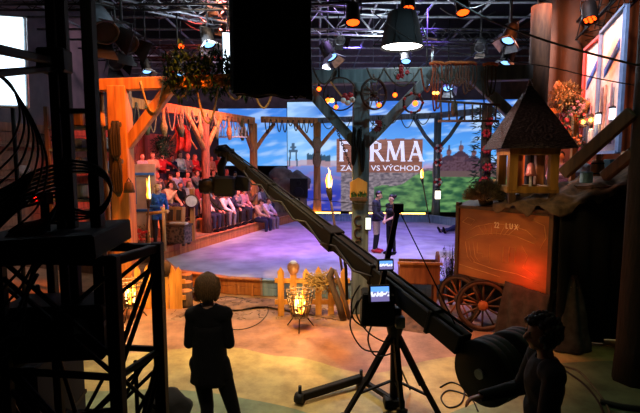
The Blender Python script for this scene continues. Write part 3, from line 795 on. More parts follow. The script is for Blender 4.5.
MB().box(at(400,322,4.78), (.10,.08,.12), None, .01).tube(at(398,323,4.74), at(398,323,4.70), .025).build('joystick_box', M_steel, jib)
# counterweights
wa = V((.82,.57,0)).normalized(); wc = at(482, 373, 3.9)
for k, off in enumerate((-.02, .40)):
    cw = wc+wa*off+V((.0,0,-.01*k))
    m_ = MB(); R = frame_of(wa)
    m_.lathe([(.05,-.01),(.27,-.01),(.285,.01),(.285,.07),(.27,.08),(.27,.085),(.285,.095),(.285,.155),(.27,.165),(.27,.17),(.285,.18),(.285,.24),(.27,.26),(.05,.26)], cw, R, 36, True)
    m_.build('counterweight', M_blackp, jib)
    MB().tube(cw-wa*.03, cw+wa*.28, .045, n=10).build('weight_bolt', M_steel, jib)
MB().bar(Rr+jd*.1, wc+wa*.35, .09, .09).bar(Rr+jd*.3+V((0,0,-.05)), wc+wa*.35+V((0,0,-.12)), .05, .05).build('rear_frame', M_black, jib)
# loose cables on the floor by the tripod
def floor_cable(pts, r, label, m=M_rubber, group=None):
    tag(MB().path(smooth_path([gr(x, y)+V((0,0,r)) for x, y in pts]), r, 6).build('floor_cable', m), label, 'cable', group)
floor_cable([(440,388),(452,383),(464,390),(461,404),(448,408),(441,398),(450,391),(470,398),(478,412)], .009, 'coiled black cable on the floor between tripod foot and counterweights')
floor_cable([(560,366),(578,372),(592,386),(604,402),(612,418)], .014, 'pale cable curving over the green floor beside the crane operator', mat('pale_cable', '#6e6a55', '#4a4638', 20))
floor_cable([(566,372),(584,385),(598,402),(606,420)], .012, 'thin dark cable on the green floor, inner of two beside operator')
floor_cable([(600,404),(622,409),(648,412)], .03, 'thick black cable across the bottom right corner floor')
floor_cable([(196,309),(226,297),(262,304),(268,312),(258,324),(238,330),(210,326)], .007, 'thin brown rope lying on the floor behind the standing woman', M_roped)
# ---- the two people of the crew
M_navy = cloth('black_jersey', '#0d0d10', '#08080a'); M_trous = cloth('black_trousers', '#0b0b0d', '#070708')
M_blond = mat('dark_blond_hair', '#a87c48', '#5e4226', 40, (6,6,1), .55); M_dark = mat('dark_brown_hair', '#2e1c12', '#170e09', 40, (6,6,1), .55)
J = stand_pose(fem=True, shl=(.140,.005,1.385), shr=(-.140,.005,1.385), ell=(.178,-.0,1.12), elr=(-.178,-.0,1.12), wrl=(.10,-.25,1.10), wrr=(-.06,-.27,1.13), pnl=(0,1,.2), pnr=(0,1,.2),
               hipl=(.09,0,.93), hipr=(-.09,0,.93), knl=(.04,-.03,.5), knr=(-.20,-.01,.5), anl=(.04,.03,.085), anr=(-.30,.06,.085), toel=(.06,-.15,.03), toer=(-.35,-.11,.03), face=(.1,-1,-.06))
wm = make_person(J, 'woman with short blond hair in black top, standing with her back turned', 1.71, .011, M_navy, M_trous, M_black, M_blond, 0, topcut=.80, hairvol=.02, bulk=.92)
mb = MB(); hc = V(J['head'])
mb.lathe([(.02,-.105),(.07,-.10),(.092,-.07),(.104,-.02),(.105,.03),(.094,.08),(.06,.12),(.015,.135)], hc+V((0,.028,0)), None, 28, True, .02)
for i in range(40):
    a = 2*PI*i/40; mb.path([hc+V((.02*math.cos(a), .028+.02*math.sin(a), .138)), hc+V((.096*math.cos(a), .028+.096*math.sin(a), .075)), hc+V((.108*math.cos(a), .028+.108*math.sin(a), 0)), hc+V((.096*math.cos(a+.05), .028+.096*math.sin(a+.05), -.075)), hc+V((.074*math.cos(a+.08), .028+.074*math.sin(a+.08), -.10-.012*(i%3)))], [.004,.009,.011,.010,.003], 5)
mb.build('bob_hair', M_blond, wm)
mb = MB()
mb.sheet(lambda u, v: V(((.140+.028*v-.008*math.sin(v*PI))*math.cos(2*PI*u)*(1+.03*math.sin(u*38)*v), (.125+.035*v)*math.sin(2*PI*u)*(1+.03*math.sin(u*38)*v)-.005, 1.30-.54*v+.015*math.sin(u*6.28+1)*v)), 40, 10, .006)
mb.build('tunic', M_navy, wm)
wp = at(209, 330, 4.0); place(wm, (wp.x, 4.0, 0), PI)
J = stand_pose(ell=(.26,-.06,1.12), elr=(-.26,-.08,1.12), wrl=(.2,-.33,1.02), wrr=(-.2,-.36,1.06), pnl=(-.3,.2,-1), pnr=(.3,.2,-1), face=(.08,-1,-.05), head=(0,-.03,1.632))
op = make_person(J, 'crane operator in black with dark curly hair, seen from the side', 1.69, .011, M_navy, M_trous, M_black, M_dark, .0, topcut=.86, hairvol=.02, curls=True, tone='warm')
opp = at(546, 340, 2.95); place(op, (opp.x, 2.95, 0), math.radians(-100))
# ---- black cloth flag hanging in front of the lights
fl = thing('hanging_flag', 'large black cloth hood hanging from the rig at top centre', 'flag', at(273,95,4.7))
f0 = at(233,94,4.7); f1 = at(312,94,4.7); W = f1.x-f0.x
def flagfn(s):
    return lambda u, v: V((f0.x+W*u+.012*math.sin(v*5+u*3), 4.7+s+.02*math.sin(u*9+v*4)*(1-v*.5), f0.z+.012*math.sin(u*17)*(1-v)+1.75*v-.03*u*(1-v)))
MB().sheet(flagfn(0), 22, 14, .012).build('front_cloth', M_dull, fl)
MB().sheet(flagfn(.16), 22, 14, .012).build('rear_cloth', M_dull, fl)
MB().tube(f0+V((-.01,.09,.03)), f1+V((.01,.09,0)), .016).bar(f0+V((0,.08,1.7)), f1+V((0,.08,1.7)), .05).build('frame_bar', M_black, fl)
MB().bar(f0+V((.15,.09,1.7)), f0+V((.15,.09,5.4)), .035).bar(f1+V((-.15,.09,1.7)), f1+V((-.15,.09,5.4)), .035).build('hanger', M_black, fl)
MB().path([at(292,93,4.66), at(296,99,4.66), at(300,94,4.66), at(306,97,4.66)], .018, 6).box(at(294,94,4.66), (.08,.05,.05)).build('clamp', M_black, fl)
MB().bar(f0+V((-.035,.2,.06)), f0+V((-.035,.2,1.7)), .02, .05).build('bounce_light_edge', M_alu, fl)  # pale bar standing in for light bounced on the hood's side
# ---- steel frame at the left
tw = thing('steel_frame', 'black welded steel tower with two tall uprights at the left edge', 'steel frame', (-1.2,2.4,0))
ZT = 2.24
Nr, Fr = V((-1.01,2.25,0)), V((-.915,2.60,0)); lv = V((-.97,.12,0))
posts = {'a':Nr, 'b':Fr, 'c':Nr+lv*.62, 'd':Fr+lv*.66, 'e':Nr+lv*1.25, 'f':Fr+lv*1.3}
def tbar(a, b, w=.062, nm='rail', m=M_black): return MB().bar(a, b, w, w*.9, bev=.006).build(nm, m, tw)
for k, p in posts.items(): tbar(p, p+V((0,0,ZT)), .068 if k in 'ab' else .05, 'upright')
for z in (ZT-.03, 1.62, .9, .25):
    for a, b in ('ab','cd','ef','ac','ce','bd','df'): tbar(posts[a]+V((0,0,z)), posts[b]+V((0,0,z)), .05 if z > 2 else .034)
zs = (.25,.9,1.62,ZT-.03)
for i in range(3):
    for a, b in ('ba','ca','ec','bd','fd','ef'):
        for o_ in (0, .09):
            tbar(posts[a]+V((0,0,zs[i+1]-o_)), posts[b]+V((0,0,zs[i]+.09-o_)), .024, 'diagonal')
            if o_ == 0 and a in 'ce': tbar(posts[a]+V((0,0,zs[i]+.05)), posts[b]+V((0,0,zs[i+1]-.05)), .024, 'diagonal')
for px0, px1 in ((57.5,72),(68,72)): pass
for pxb, w in ((63.5,.05), (73.5,.05), (98.5,.062)):
    b = at(pxb, 236, 2.45); tbar(V((b.x, 2.45, ZT-.3)), V((b.x, 2.45, 4.4)), w, 'tall_upright')
uA, uB = at(66,236,2.45).x, at(98.5,236,2.45).x
for z in (3.56, 2.95): 
    tbar((uA,2.45,z), (uB,2.45,z), .045 if z > 3 else .03)
za = at(44,62,2.45).z
tbar((uA,2.45,za), (at(-12,47,1.85).x,1.85,at(-12,47,1.85).z), .04, 'arm'); tbar((uA,2.45,za-.03), (at(-12,74,1.85).x,1.85,at(-12,74,1.85).z), .034, 'arm')
MB().box((uA+.0,2.43,za), (.14,.1,.12), None, .01).build('clamp', M_black, tw)
ib = at(36,199,2.3); MB().ball(ib, .011, sub=1).build('indicator_light', glow('red_indicator_glow', '#ff1a10', 6), tw)
MB().box(ib+V((0,.04,0)), (.09,.06,.06)).bar(ib+V((0,.07,-.03)), ib+V((0,.07,-.3)), .03).build('switch_box', M_black, tw)
# board lying on the frame, cases inside it
bd = MB().box(at(55,241,2.42), (.60,.62,.12), (0,-.05,.12), .01).build('flight_case_lid', M_dull); tag(bd, 'dull black slab lying on top of the steel tower', 'case')
def case(c, s, lb, rz=.12):
    t = thing('black_case', lb, 'case', c)
    MB().box(V(c)+V((0,0,s[2]/2)), s, (0,0,rz), .015).build('case_body', M_dull, t)
    MB().box(V(c)+V((0,0,s[2]*.66)), (s[0]+.012,s[1]+.012,.03), (0,0,rz)).build('edge_band', M_black, t)
    for x in (-1,1): MB().box(V(c)+Euler((0,0,rz)).to_matrix() @ V((x*s[0]*.3,-s[1]/2-.008,s[2]*.66)), (.07,.025,.08), (0,0,rz)).build('latch', M_steel, t)
case((-2.25,3.35,0), (.75,.55,1.25), 'tall black equipment case behind the steel tower, at the left edge')
case((-1.42,2.52,1.64), (.52,.3,.3), 'black case standing on the middle rails of the steel tower')
case((-1.55,2.85,0), (.4,.3,1.05), 'narrow black case standing on the floor behind the steel tower')
bg = MB().ball(gr(168,425)+V((0,0,.18)), (.24,.2,.2), None, 3, .25, 4).build('equipment_bag', M_dull); tag(bg, 'black soft bag on the floor right of the steel tower', 'bag')
case((-1.95,2.9,0), (.42,.4,1.45), 'wide black case filling the shadow inside the steel tower, under the slab')  # added to cover lit floor where shadow should lie
for a, b in ((V((-1.35,2.42,.2)),V((-1.9,2.5,1.6))), (V((-1.9,2.42,.2)),V((-1.2,2.5,1.5))), (V((-2.2,2.4,.9)),V((-1.5,2.45,2.1))), (V((-1.1,2.42,.4)),V((-1.6,2.6,2.0))), (V((-1.0,2.45,.3)),V((-1.02,2.5,1.6))), (V((-1.02,2.3,1.6)),V((-.92,2.58,1.25))), (V((-1.02,2.3,1.25)),V((-.92,2.58,1.5))), (V((-1.3,2.3,1.0)),V((-.95,2.5,1.62))), (V((-1.6,2.35,1.62)),V((-1.1,2.4,.95))), (V((-1.9,2.5,1.2)),V((-1.1,2.45,1.35))), (V((-1.5,2.5,.9)),V((-1.75,2.4,1.62)))): tbar(a, b, .022, 'diagonal')
# hanging cable bundles
random.seed(11)
n_ = 0
def wire(pts, r=.008):
    global n_; n_ += 1
    tag(MB().path(pts, r, 5).build('hanging_cable', M_rubber), 'black cable looped in the tangle at the left edge', 'cable', 'cable tangle on the steel tower')
for k in range(7):
    o_ = k*2.4
    wire(smooth_path([at(-14+o_,68+k,1.95), at(2+o_,76+k*3,2.0), at(14+o_*1.5,90+k*6,2.05), at(20+o_*1.9,116+k*8,2.1), at(12+o_*1.8,140+k*11,2.15), at(-6+o_,160+k*12,2.1)]), .005)
for k in range(9):
    y = 150+k*9
    wire(smooth_path([at(-10,196+k*5,2.1), at(10+k,186+k*3,2.2), at(34,172+k*4,2.28), at(58,146+y*.12+k*3,2.4), at(66+k*.4,158+k*6,2.42), at(62,190+k*4,2.42), at(48-k*3,224,2.3), at(30-k*4,246,2.2)]), .0085)
for k in range(4):
    wire(smooth_path([at(66,160+k*4,2.4), at(86,163+k*3,2.38), at(104,172+k*2,2.38), at(111,190+k,2.4), at(103,206+k*2,2.42), at(88,212+k*2,2.44), at(72,208+k*4,2.44)]), .006 if k else .009)
for k in range(5):
    wire(smooth_path([at(-8,300+k*16,2.15), at(20,270+k*18,2.15), at(46-k*4,240+k*10,2.3), at(70,232,2.4)]), .007)
# bright panel light at the upper left
lp = thing('panel_light', 'big bright white panel light at the top left edge', 'light', (-4.4,6.6,0))
pa, pb = at(-22,13,6.4), at(29,106,6.6)
R = Euler((-.08,0,.25)).to_matrix(); c = V(((pa.x+pb.x)/2, 6.5, (pa.z+pb.z)/2)); pw, ph = pb.x-pa.x, pa.z-pb.z
MB().box(c, (pw,.03,ph), R).build('diffuser', glow('daylight_panel_glow', '#d8f0ff', 2.2), lp)
MB().box(c+R.col[1]*.05, (pw+.06,.06,ph+.06), R, .01).build('housing', M_alu, lp)
MB().tube((c.x,c.y+.12,0), (c.x,c.y+.12,c.z), .03).build('stand', M_black, lp)
for a in (0.3,2.4,4.5): MB().tube((c.x,c.y+.12,.5), (c.x+.55*math.cos(a),c.y+.12+.55*math.sin(a),.02), .02).build('leg', M_black, lp)
# ================================================================== left gallery and its people
B0 = V((-4.35,12.2,0)); GD = V((2.1,5.8,0)).normalized(); GN = V((-GD.y, GD.x, 0))
def gp(s, off, z=0.0): return B0+GD*s+GN*off+V((0,0,z))
GR = Matrix((GD, GN, V((0,0,1)))).transposed()
M_deck = wood('worn_deck_boards', '#8a6a4c', '#5f4632', 2)
M_board = wood('old_wall_boards', '#7d5a42', '#553a2a', 1.8)
struct(MB().box(gp(3.9,3.2,.17), (10.8,6.0,.34), GR).build('floor_gallery', M_deck))
ZD = .34
for k in range(1, 4):
    t = thing('spectator_tier', ['', 'lowest wooden step of the spectator stand on the left', 'middle wooden step of the spectator stand on the left', 'top wooden step of the spectator stand on the left'][k], 'stand', gp(4.8,.3+.9*k+.45))
    MB().box(gp(5.5,.75+.85*k,ZD+.15*k), (7.6,.84,.3*k), GR, .01).build('step', M_deck, t)
    MB().box(gp(5.5,.75+.85*k+.2,ZD+.3*k+.42), (7.6,.3,.05), GR, .008).build('bench_board', M_timber, t)
    for s in (2.2,4.4,6.6,8.8): MB().box(gp(s,.75+.85*k+.2,ZD+.3*k+.2), (.06,.26,.4), GR).build('bench_leg', M_timber, t)
t = thing('bench', 'wooden front bench along the orange curb under the spectators', 'bench', gp(4.9,.6))
MB().box(gp(5.6,.62,ZD+.42), (5.2,.32,.05), GR, .008).build('seat', M_timber, t)
for s in (3.2,5.6,8.0): MB().box(gp(s,.62,ZD+.2), (.06,.28,.4), GR).build('leg', M_timber, t)
# plank wall behind the stand
w_ = thing('plank_wall', 'old plank wall with shelves behind the spectators at left', 'wall panel', gp(2.6,4.2))
random.seed(3)
for k in range(13): MB().box(gp(2.6,4.25+.03*(k%2),ZD+.14+.26*k), (9.0,.05,.25), GR, .006).build('plank', M_board, w_)
for k in range(5): MB().box(gp(-1.6+2.1*k,4.15,ZD+1.75), (.14,.1,3.5), GR).build('batten', M_timberd, w_)
for z in (1.9,2.75): MB().box(gp(.6,4.0,ZD+z), (4.4,.34,.05), GR).build('shelf', M_timberd, w_)
potn = ['brown clay jug', 'grey stone crock', 'dark iron pot', 'pale wicker basket', 'small clay bowl', 'round wooden tub']
for k in range(6):
    s = -1.2+.72*k; z = ZD+(1.9 if k % 2 else 2.75)+.026; r = .12+.03*((k*7) % 3)
    m = [mat('brown_clay', '#8a4f30', '#6a3a22', 9, rough=.6), mat('grey_stoneware', '#7f7c74', '#5f5c56', 9, rough=.6), M_iron, M_straw][k % 4]
    o = thing('storage_pot', potn[k]+' on the %s shelf of the plank wall' % ('lower' if k % 2 else 'upper'), 'pot', gp(s,4.0,z))
    MB().lathe([(r*.6,0),(r,.35*r*2),(r*1.05,r),(r*.7,r*1.7),(r*.75,r*1.9)], gp(s,4.0,z), None, 14).build('pot_body', m, o)
    MB().path([gp(s,4.0,z)+V((r*.8*math.cos(a)+r*.6,0,r*1.1+r*.5*math.sin(a))) for a in (1.4,.8,0,-.8,-1.4)], r*.1, 6).build('handle', m, o)
# round thorn bush and red cloth figure
def leafball(c, r, n, L, w, m, name, label, cat='plant', flat=1.0, core=None):
    mb = MB()
    for i in range(n):
        d = V((random.gauss(0,1), random.gauss(0,1), random.gauss(0,1)*flat)).normalized(); q = V(c)+V((d.x*r, d.y*r, d.z*r*flat))*random.uniform(.55,1)
        mb.leaf(q, (d+V((random.uniform(-.6,.6), random.uniform(-.6,.6), random.uniform(-.6,.6)))), L*random.uniform(.6,1.2), w)
    t = thing(name, label, cat, c)
    mb.build('leaves', m, t)
    MB().ball(c, (r*.6,r*.6,r*.6*flat), sub=2, jit=.3).build('core', core or M_bark, t)
    return t
leafball(at(163,146,14.2), .34, 700, .09, .04, M_leafd, 'hanging_bush', 'dark round fir bush hanging above the spectators on the left', core=M_leafd)
rcx = at(181,141,17.2)
rc_ = thing('red_cloak', 'red cloak hung up on sticks above the standing spectators', 'cloak', rcx)
MB().sheet(lambda u, v: rcx+V((-.25+.5*u+.1*math.sin(v*3), .12*math.sin(u*14), .5-.95*v+.12*math.sin(u*3.1))), 16, 10, .02).build('cloth', mat('red_felt', '#b0402e', '#7d2a20', 10, rough=.9), rc_)
MB().path([rcx+V((-.6,.05,-.35)), rcx+V((0,.05,.6)), rcx+V((.55,.05,-.3))], .035, 6).build('stick', M_timber, rc_)
MB().tube(rcx+V((0,.06,.7)), (rcx.x, rcx.y+.06, 4.3), .015).build('cord', M_roped, rc_)
# ---- the spectators
cl = {n: cloth('cloth_'+n.replace(' ', '_'), h) for n, h in {'white':'#d9d6d2','black':'#141416','dark blue':'#1c2440','grey':'#77787c','red':'#a8202a','beige':'#b59a78','light blue':'#8fa6c8','brown':'#5a3f30','green':'#3c5a44','pink':'#c9929a','striped grey':'#9a9aa2'}.items()}
hr = {'dark':M_dark, 'blond':M_blond if 'M_blond' in globals() else mat('dark_blond_hair', '#c89c62', '#8a6236', 40, (6,6,1), .55), 'grey':mat('grey_hair', '#b0aaa4', '#8a857f', 40, (6,6,1), .6), 'brown':mat('brown_hair', '#5a3a24', '#38230f', 40, (6,6,1), .55)} if 'M_dark' in globals() else None
if hr is None:
    hr = {'dark':mat('dark_brown_hair', '#2e1c12', '#170e09', 40, (6,6,1), .55), 'blond':mat('dark_blond_hair', '#c89c62', '#8a6236', 40, (6,6,1), .55), 'grey':mat('grey_hair', '#b0aaa4', '#8a857f', 40, (6,6,1), .6), 'brown':mat('brown_hair', '#5a3a24', '#38230f', 40, (6,6,1), .55)}
LB = 'spectator to be placed'
def proto(J, long_=0.0, **k): return make_person(J, LB, 1.72, .027, cl['white'], cl['black'], M_black, hr['dark'], long_, eyes=False, **k)
proto_sit = [
    proto(sit_pose(.45)),
    proto(sit_pose(.45, fem=True, wrl=(.04,-.24,.72), wrr=(-.05,-.25,.70)), .16),
    proto(sit_pose(.45, neck=(0,-.10,1.03), head=(0,-.19,1.17), chest=(0,-.03,.87), shl=(.188,-.08,.99), shr=(-.188,-.08,.99), ell=(.22,-.28,.70), elr=(-.22,-.28,.70), wrl=(.06,-.46,.58), wrr=(-.06,-.46,.58), face=(0,-1,-.25))),
    proto(sit_pose(.45, ell=(.27,-.02,.74), wrl=(.14,-.30,.66), wrr=(-.02,-.24,1.0), elr=(-.25,-.18,.78), face=(.35,-1,.05)))]
proto_std = [
    proto(stand_pose(ell=(.23,-.02,1.16), elr=(-.23,-.02,1.16), wrl=(-.10,-.20,1.2), wrr=(.09,-.22,1.24), pnl=(0,1,0), pnr=(0,1,0))),
    proto(stand_pose(fem=True, ell=(.22,-.02,1.16), elr=(-.22,-.02,1.16), wrl=(.03,-.26,1.06), wrr=(-.04,-.26,1.06), pnl=(0,1,0), pnr=(0,1,0)), .18),
    proto(stand_pose(ell=(.42,-.10,1.30), wrl=(.62,-.18,1.16), elr=(-.22,-.05,1.14), wrr=(-.12,-.28,1.12), pnr=(0,1,0)))]
used = set()
ORD = ['first','second','third','fourth','fifth','sixth','seventh','eighth','ninth','tenth','eleventh','twelfth']
def seat_person(kind, idx, p, th, top, legs, hair, label, sc=1.0, group='spectators of the left stand'):
    pr = (proto_sit if kind == 'sit' else proto_std)[idx]
    o = copy_tree(pr) if (kind, idx) in used else pr
    used.add((kind, idx))
    o['label'] = label; o['group'] = group
    s0 = 1.72/1.745*sc
    place(o, p, th, s0)
    dress(o, shirt=cl[top], trousers=cl[legs], hair=hr[hair], long_hair=hr[hair])
    return o
TH = math.atan2(.934, .356)
rows = [  # off, base z, kind, list of (s, proto, top, legs, hair)
 ('front bench', .62, ZD, 'sit', [(3.35,1,'white','dark blue','grey'),(3.85,0,'black','black','dark'),(4.4,2,'white','grey','grey'),(4.95,3,'dark blue','black','brown'),(5.45,1,'grey','black','blond'),(5.95,0,'pink','dark blue','dark'),(6.5,3,'brown','black','brown'),(7.0,1,'white','black','dark'),(7.5,0,'grey','dark blue','grey')]),
 ('lowest step', .75+1.05, ZD+.30, 'sit', [(2.5,0,'brown','black','brown'),(3.05,3,'beige','dark blue','dark'),(3.6,0,'black','black','brown'),(4.1,1,'striped grey','dark blue','blond'),(4.65,2,'red','black','dark'),(5.2,0,'light blue','black','grey'),(5.75,1,'beige','brown','brown'),(6.35,3,'white','black','dark'),(6.9,0,'dark blue','black','grey'),(7.45,1,'red','black','blond'),(8.0,2,'beige','grey','dark'),(8.5,0,'white','black','brown')]),
 ('middle step', .75+1.90, ZD+.60, 'sit', [(2.45,1,'black','black','blond'),(2.95,0,'black','grey','dark'),(3.45,3,'grey','black','grey'),(4.0,2,'brown','black','brown'),(4.6,0,'light blue','black','dark'),(5.2,1,'pink','dark blue','dark'),(5.8,3,'grey','black','brown'),(6.45,0,'red','black','brown'),(7.0,1,'beige','black','dark'),(7.5,3,'black','black','brown'),(8.05,0,'pink','black','grey'),(8.55,2,'grey','black','dark')]),
 ('top step', .75+2.50, ZD+.90, 'stand', [(2.9,0,'brown','black','brown'),(3.45,1,'striped grey','black','brown'),(4.0,0,'beige','black','blond'),(4.5,2,'red','dark blue','dark'),(5.1,0,'dark blue','black','dark'),(5.6,1,'white','black','brown'),(6.1,0,'grey','black','grey'),(6.6,1,'red','grey','blond'),(7.2,0,'black','black','brown'),(7.8,1,'beige','black','dark'),(8.4,0,'red','black','grey')])]
verb = {'sit':'sitting', 'stand':'standing'}
for nm, off, z, kind, L in rows:
    for i, (s, pi, tp, lg, h) in enumerate(L):
        zz = z
        p = gp(s, off, zz)
        if kind == 'sit' and nm != 'front bench': p = gp(s, off-.0, zz)
        seat_person(kind, pi, p, TH+random.uniform(-.3,.15), tp, lg, h,
            '%s haired spectator in %s, %s, %s from the near end' % (h, tp, nm, ORD[i]), random.uniform(.95,1.03))
# two people sitting on the curb at the back left corner
for (x, y, tp, lg, h, pi, lb) in ((262,229,'beige','dark blue','brown',2,'person with dark cap in a beige shirt sitting on the curb, feet in the arena'),(277,226,'white','grey','brown',0,'person in white shirt sitting on the curb beside the person in beige')):
    o = make_person(sit_pose(.335, neck=(0,-.04,.94), head=(0,-.11,1.09), chest=(0,.02,.78), shl=(.188,0,.90), shr=(-.188,0,.90), ell=(.23,-.2,.66), elr=(-.23,-.2,.66), wrl=(.1,-.36,.60), wrr=(-.1,-.36,.60), face=(.2,-1,-.3)), lb, 1.76, .02, cl[tp], cl[lg], M_black, hr[h], 0, eyes=False, group='people seated on the curb', hat=M_dull if pi == 2 else None)
    q = gp(5.95,.0) if pi == 2 else gp(6.55,-.02); place(o, (q.x, q.y, .01), math.radians(64))
# woman in blue, the rail, chest and box
J = stand_pose(fem=True, ell=(.23,-.04,1.13), elr=(-.22,.03,1.14), wrl=(.16,-.30,1.05), wrr=(-.02,-.26,1.12), pnl=(0,0,-1), pnr=(0,1,0), face=(.3,-1,-.1))
bw = make_person(J, 'woman with long blond hair in a blue jumper behind the pole rail', 1.70, .014, cloth('bright_blue_knit', '#1f62c4', '#184c9c'), cloth('black_leggings', '#141416'), M_black, mat('light_blond_hair', '#d8c090', '#a58c5c', 40, (6,6,1), .5), .20, topcut=.76, tone='pale')
p = at(158,205,12.75); place(bw, (p.x, 12.75, ZD), math.radians(35))
rl = thing('pole_rail', 'pale peeled pole rail with upright in front of the woman in blue', 'railing', at(163,246,12.2))
a_, b_ = at(147,214,12.3), at(168,211,12.1)
MB().tube(a_, b_, .045, .04, 8).build('rail_pole', mat('peeled_pole', '#c9a86a', '#a5854c', 6, (4,4,.7)), rl)
q = at(163.5,212,12.15); MB().tube((q.x,q.y,ZD), (q.x,q.y,q.z+.1), .05, .045, 8).build('upright', MATS['peeled_pole'], rl)
q2 = at(148,214,12.3); MB().tube((q2.x,q2.y,ZD), (q2.x,q2.y,q2.z+.05), .045, .04, 8).build('upright', MATS['peeled_pole'], rl)
ch = at(178,243,13.0); ch = V((ch.x, 13.0, ZD))
ct = thing('wooden_chest', 'dark carved wooden chest on the deck beside the woman in blue', 'chest', ch)
M_chest = mat('carved_dark_wood', '#6a5a4e', '#2c241e', 14, (1,1,1), .6, 0, .7, kind='cells')
MB().box(ch+V((0,0,.30)), (.66,.42,.46), (0,0,-.25), .012).build('chest_body', M_chest, ct)
MB().box(ch+V((0,0,.56)), (.72,.47,.06), (0,0,-.25), .012).build('lid', M_timberd, ct)
for x in (-.26,.26):
    for y in (-.14,.14): MB().box(ch+Euler((0,0,-.25)).to_matrix() @ V((x,y,.035)), (.07,.07,.07), (0,0,-.25)).build('foot', M_timberd, ct)
sc_ = thing('wooden_box', 'upright light wooden box with two carved panels on the dark chest', 'box', ch+V((-.04,.05,.59)))
MB().box(ch+V((-.06,.08,.83)), (.5,.18,.46), (-.12,0,-.25), .012).build('box_body', M_timber, sc_)
for x in (-.12,.12): MB().box(ch+V((-.06+x,.08-.02-.25*x-.09,.84)), (.15,.03,.3), (-.12,0,-.25), .008).build('panel', M_timberd, sc_)
MB().path([ch+V((-.14,.05,1.04)), ch+V((-.1,.04,1.11)), ch+V((-.01,.03,1.11)), ch+V((.03,.02,1.04))], .015, 6).build('handle', M_roped, sc_)
bk = MB().box(ch+V((.08,-.13,.625)), (.5,.16,.06), (0,0,-.25), .008).build('paper_stack', mat('cream_paper', '#d8d0c4', '#c4bbae', 10)); tag(bk, 'stack of pale papers lying on the chest before the box', 'papers')
tr = gp(1.9,.75,ZD)
t_ = thing('barrel', 'wooden barrel with pale round end beside the chest', 'barrel', tr)
MB().lathe([(.20,0),(.26,.2),(.28,.42),(.26,.64),(.20,.84)], tr, None, 16).build('staves', M_timber, t_)
for z, r in ((.12,.245),(.3,.279),(.56,.279),(.74,.24)): MB().lathe([(r,z),(r,z+.04)], tr, None, 16).build('hoop', M_iron, t_)
ck = at(191.5,201,13.6)
t_ = thing('round_dial', 'pale round dial on the timber post right of the chest', 'clock', ck)
MB().lathe([(.17,0),(.2,.02),(.2,.06),(.17,.08)], ck, frame_of((.25,-.97,0)), 20).build('rim', M_timberd, t_)
MB().lathe([(.16,0),(.16,.012)], ck+V((.02,-.08,0)), frame_of((.25,-.97,0)), 20).build('face', M_white, t_)
MB().bar((ck.x,ck.y+.08,ZD), (ck.x,ck.y+.08,ck.z+.35), .12).build('post', M_timber, t_)
# counter with red cloth and fruit in front of the stand
ct_ = thing('counter', 'wooden counter with red cloth under the bearded spectators', 'counter', gp(1.6,1.6,ZD))
MB().box(gp(1.55,1.7,ZD+.42), (1.5,.45,.84), GR, .01).build('counter_body', M_timber, ct_)
MB().sheet(lambda u, v: gp(.85+1.4*u, 1.45-.02*math.sin(u*20), ZD+.90-.42*v+.03*math.sin(u*9)), 20, 4, .012).build('cloth', M_red, ct_)
random.seed(5)
for k in range(6):
    m = [mat('orange_pumpkin', '#c8662a', '#a04a18', 6), M_red, mat('grey_stoneware', '#7f7c74', '#5f5c56', 9)][k % 3]
    nmz = ['orange pumpkin', 'red apple', 'grey crock'][k % 3]
    tag(MB().lathe([(.03,0),(.085,.05),(.09,.1),(.05,.15),(.02,.16)], gp(.95+.22*k,1.62,ZD+.845), None, 10).build(nmz.split()[1], m), nmz+' on the counter, %s from the near end' % ORD[k], nmz.split()[1])
# notice board with blue trim, torch
nb = at(139,196,13.2)
t_ = thing('notice_board', 'pale board with blue trim and dark pane, left of the woman in blue', 'board', (nb.x, nb.y, ZD))
MB().box((nb.x,nb.y,nb.z-.15), (.95,.06,2.1), (0,0,.15), .008).build('panel', mat('pale_plywood', '#b8a48c', '#94806a', 3), t_)
MB().box((nb.x-.2,nb.y-.05,nb.z+.15), (.3,.04,.75), (0,0,.15)).build('pane', mat('blue_glass', '#5f7fa8', '#3a5478', 3, rough=.15), t_)
for z in (-.4,.62): MB().box((nb.x,nb.y-.05,nb.z+z), (.9,.04,.07), (0,0,.15)).build('blue_trim', mat('blue_paint', '#2e6fc0', '#24589c', 8), t_)
for x in (-.4,.4): MB().bar((nb.x+x,nb.y+.05,ZD), (nb.x+x,nb.y+.05,nb.z-1), .08).build('leg', M_timberd, t_)
def flame(c, h, r, parent, seed=0, n=4):
    for k in range(n):
        mb = MB(); a = seed+k*2.1; q = V(c)+V((r*.5*math.cos(a), r*.5*math.sin(a), 0)); hh = h*(.6+.4*((k*37+seed*11) % 10)/10)
        mb.path([q, q+V((.12*r*math.sin(a*3), 0, hh*.2)), q+V((.3*r*math.sin(a*2), .1*r, hh*.5)), q+V((-.2*r*math.cos(a*2), 0, hh*.8)), q+V((.25*r*math.sin(a), 0, hh))], [r*.3,r*.5,r*.42,r*.2,.003], 7)
        mb.build('flame', M_flame if k % 2 else M_flamei, parent)
def torch(foot, top, label, h=.4, r=.09, e=12):
    foot, top = V(foot), V(top); t = thing('torch', label, 'torch', foot)
    MB().tube(foot, top, .022, .026, 7).build('pole', M_timberd, t)
    d = (top-foot).normalized()
    MB().path([top-d*.22, top-d*.1, top, top+d*.05], [.028,.055,.065,.05], 8).build('wrapped_head', M_roped, t)
    flame(top+d*.03, h, r*.62, t, foot.x)
    point(top+V((0,-.08,h*.6)), (1,.55,.16), e, .08)
    return t
LAMPQ = []
def point(p, col, e, r=.1):
    l = bpy.data.lights.new('lamp', 'POINT'); l.energy = e; l.color = col; l.shadow_soft_size = r
    o = bpy.data.objects.new('lamp', l); COL.objects.link(o); o.location = p; return o
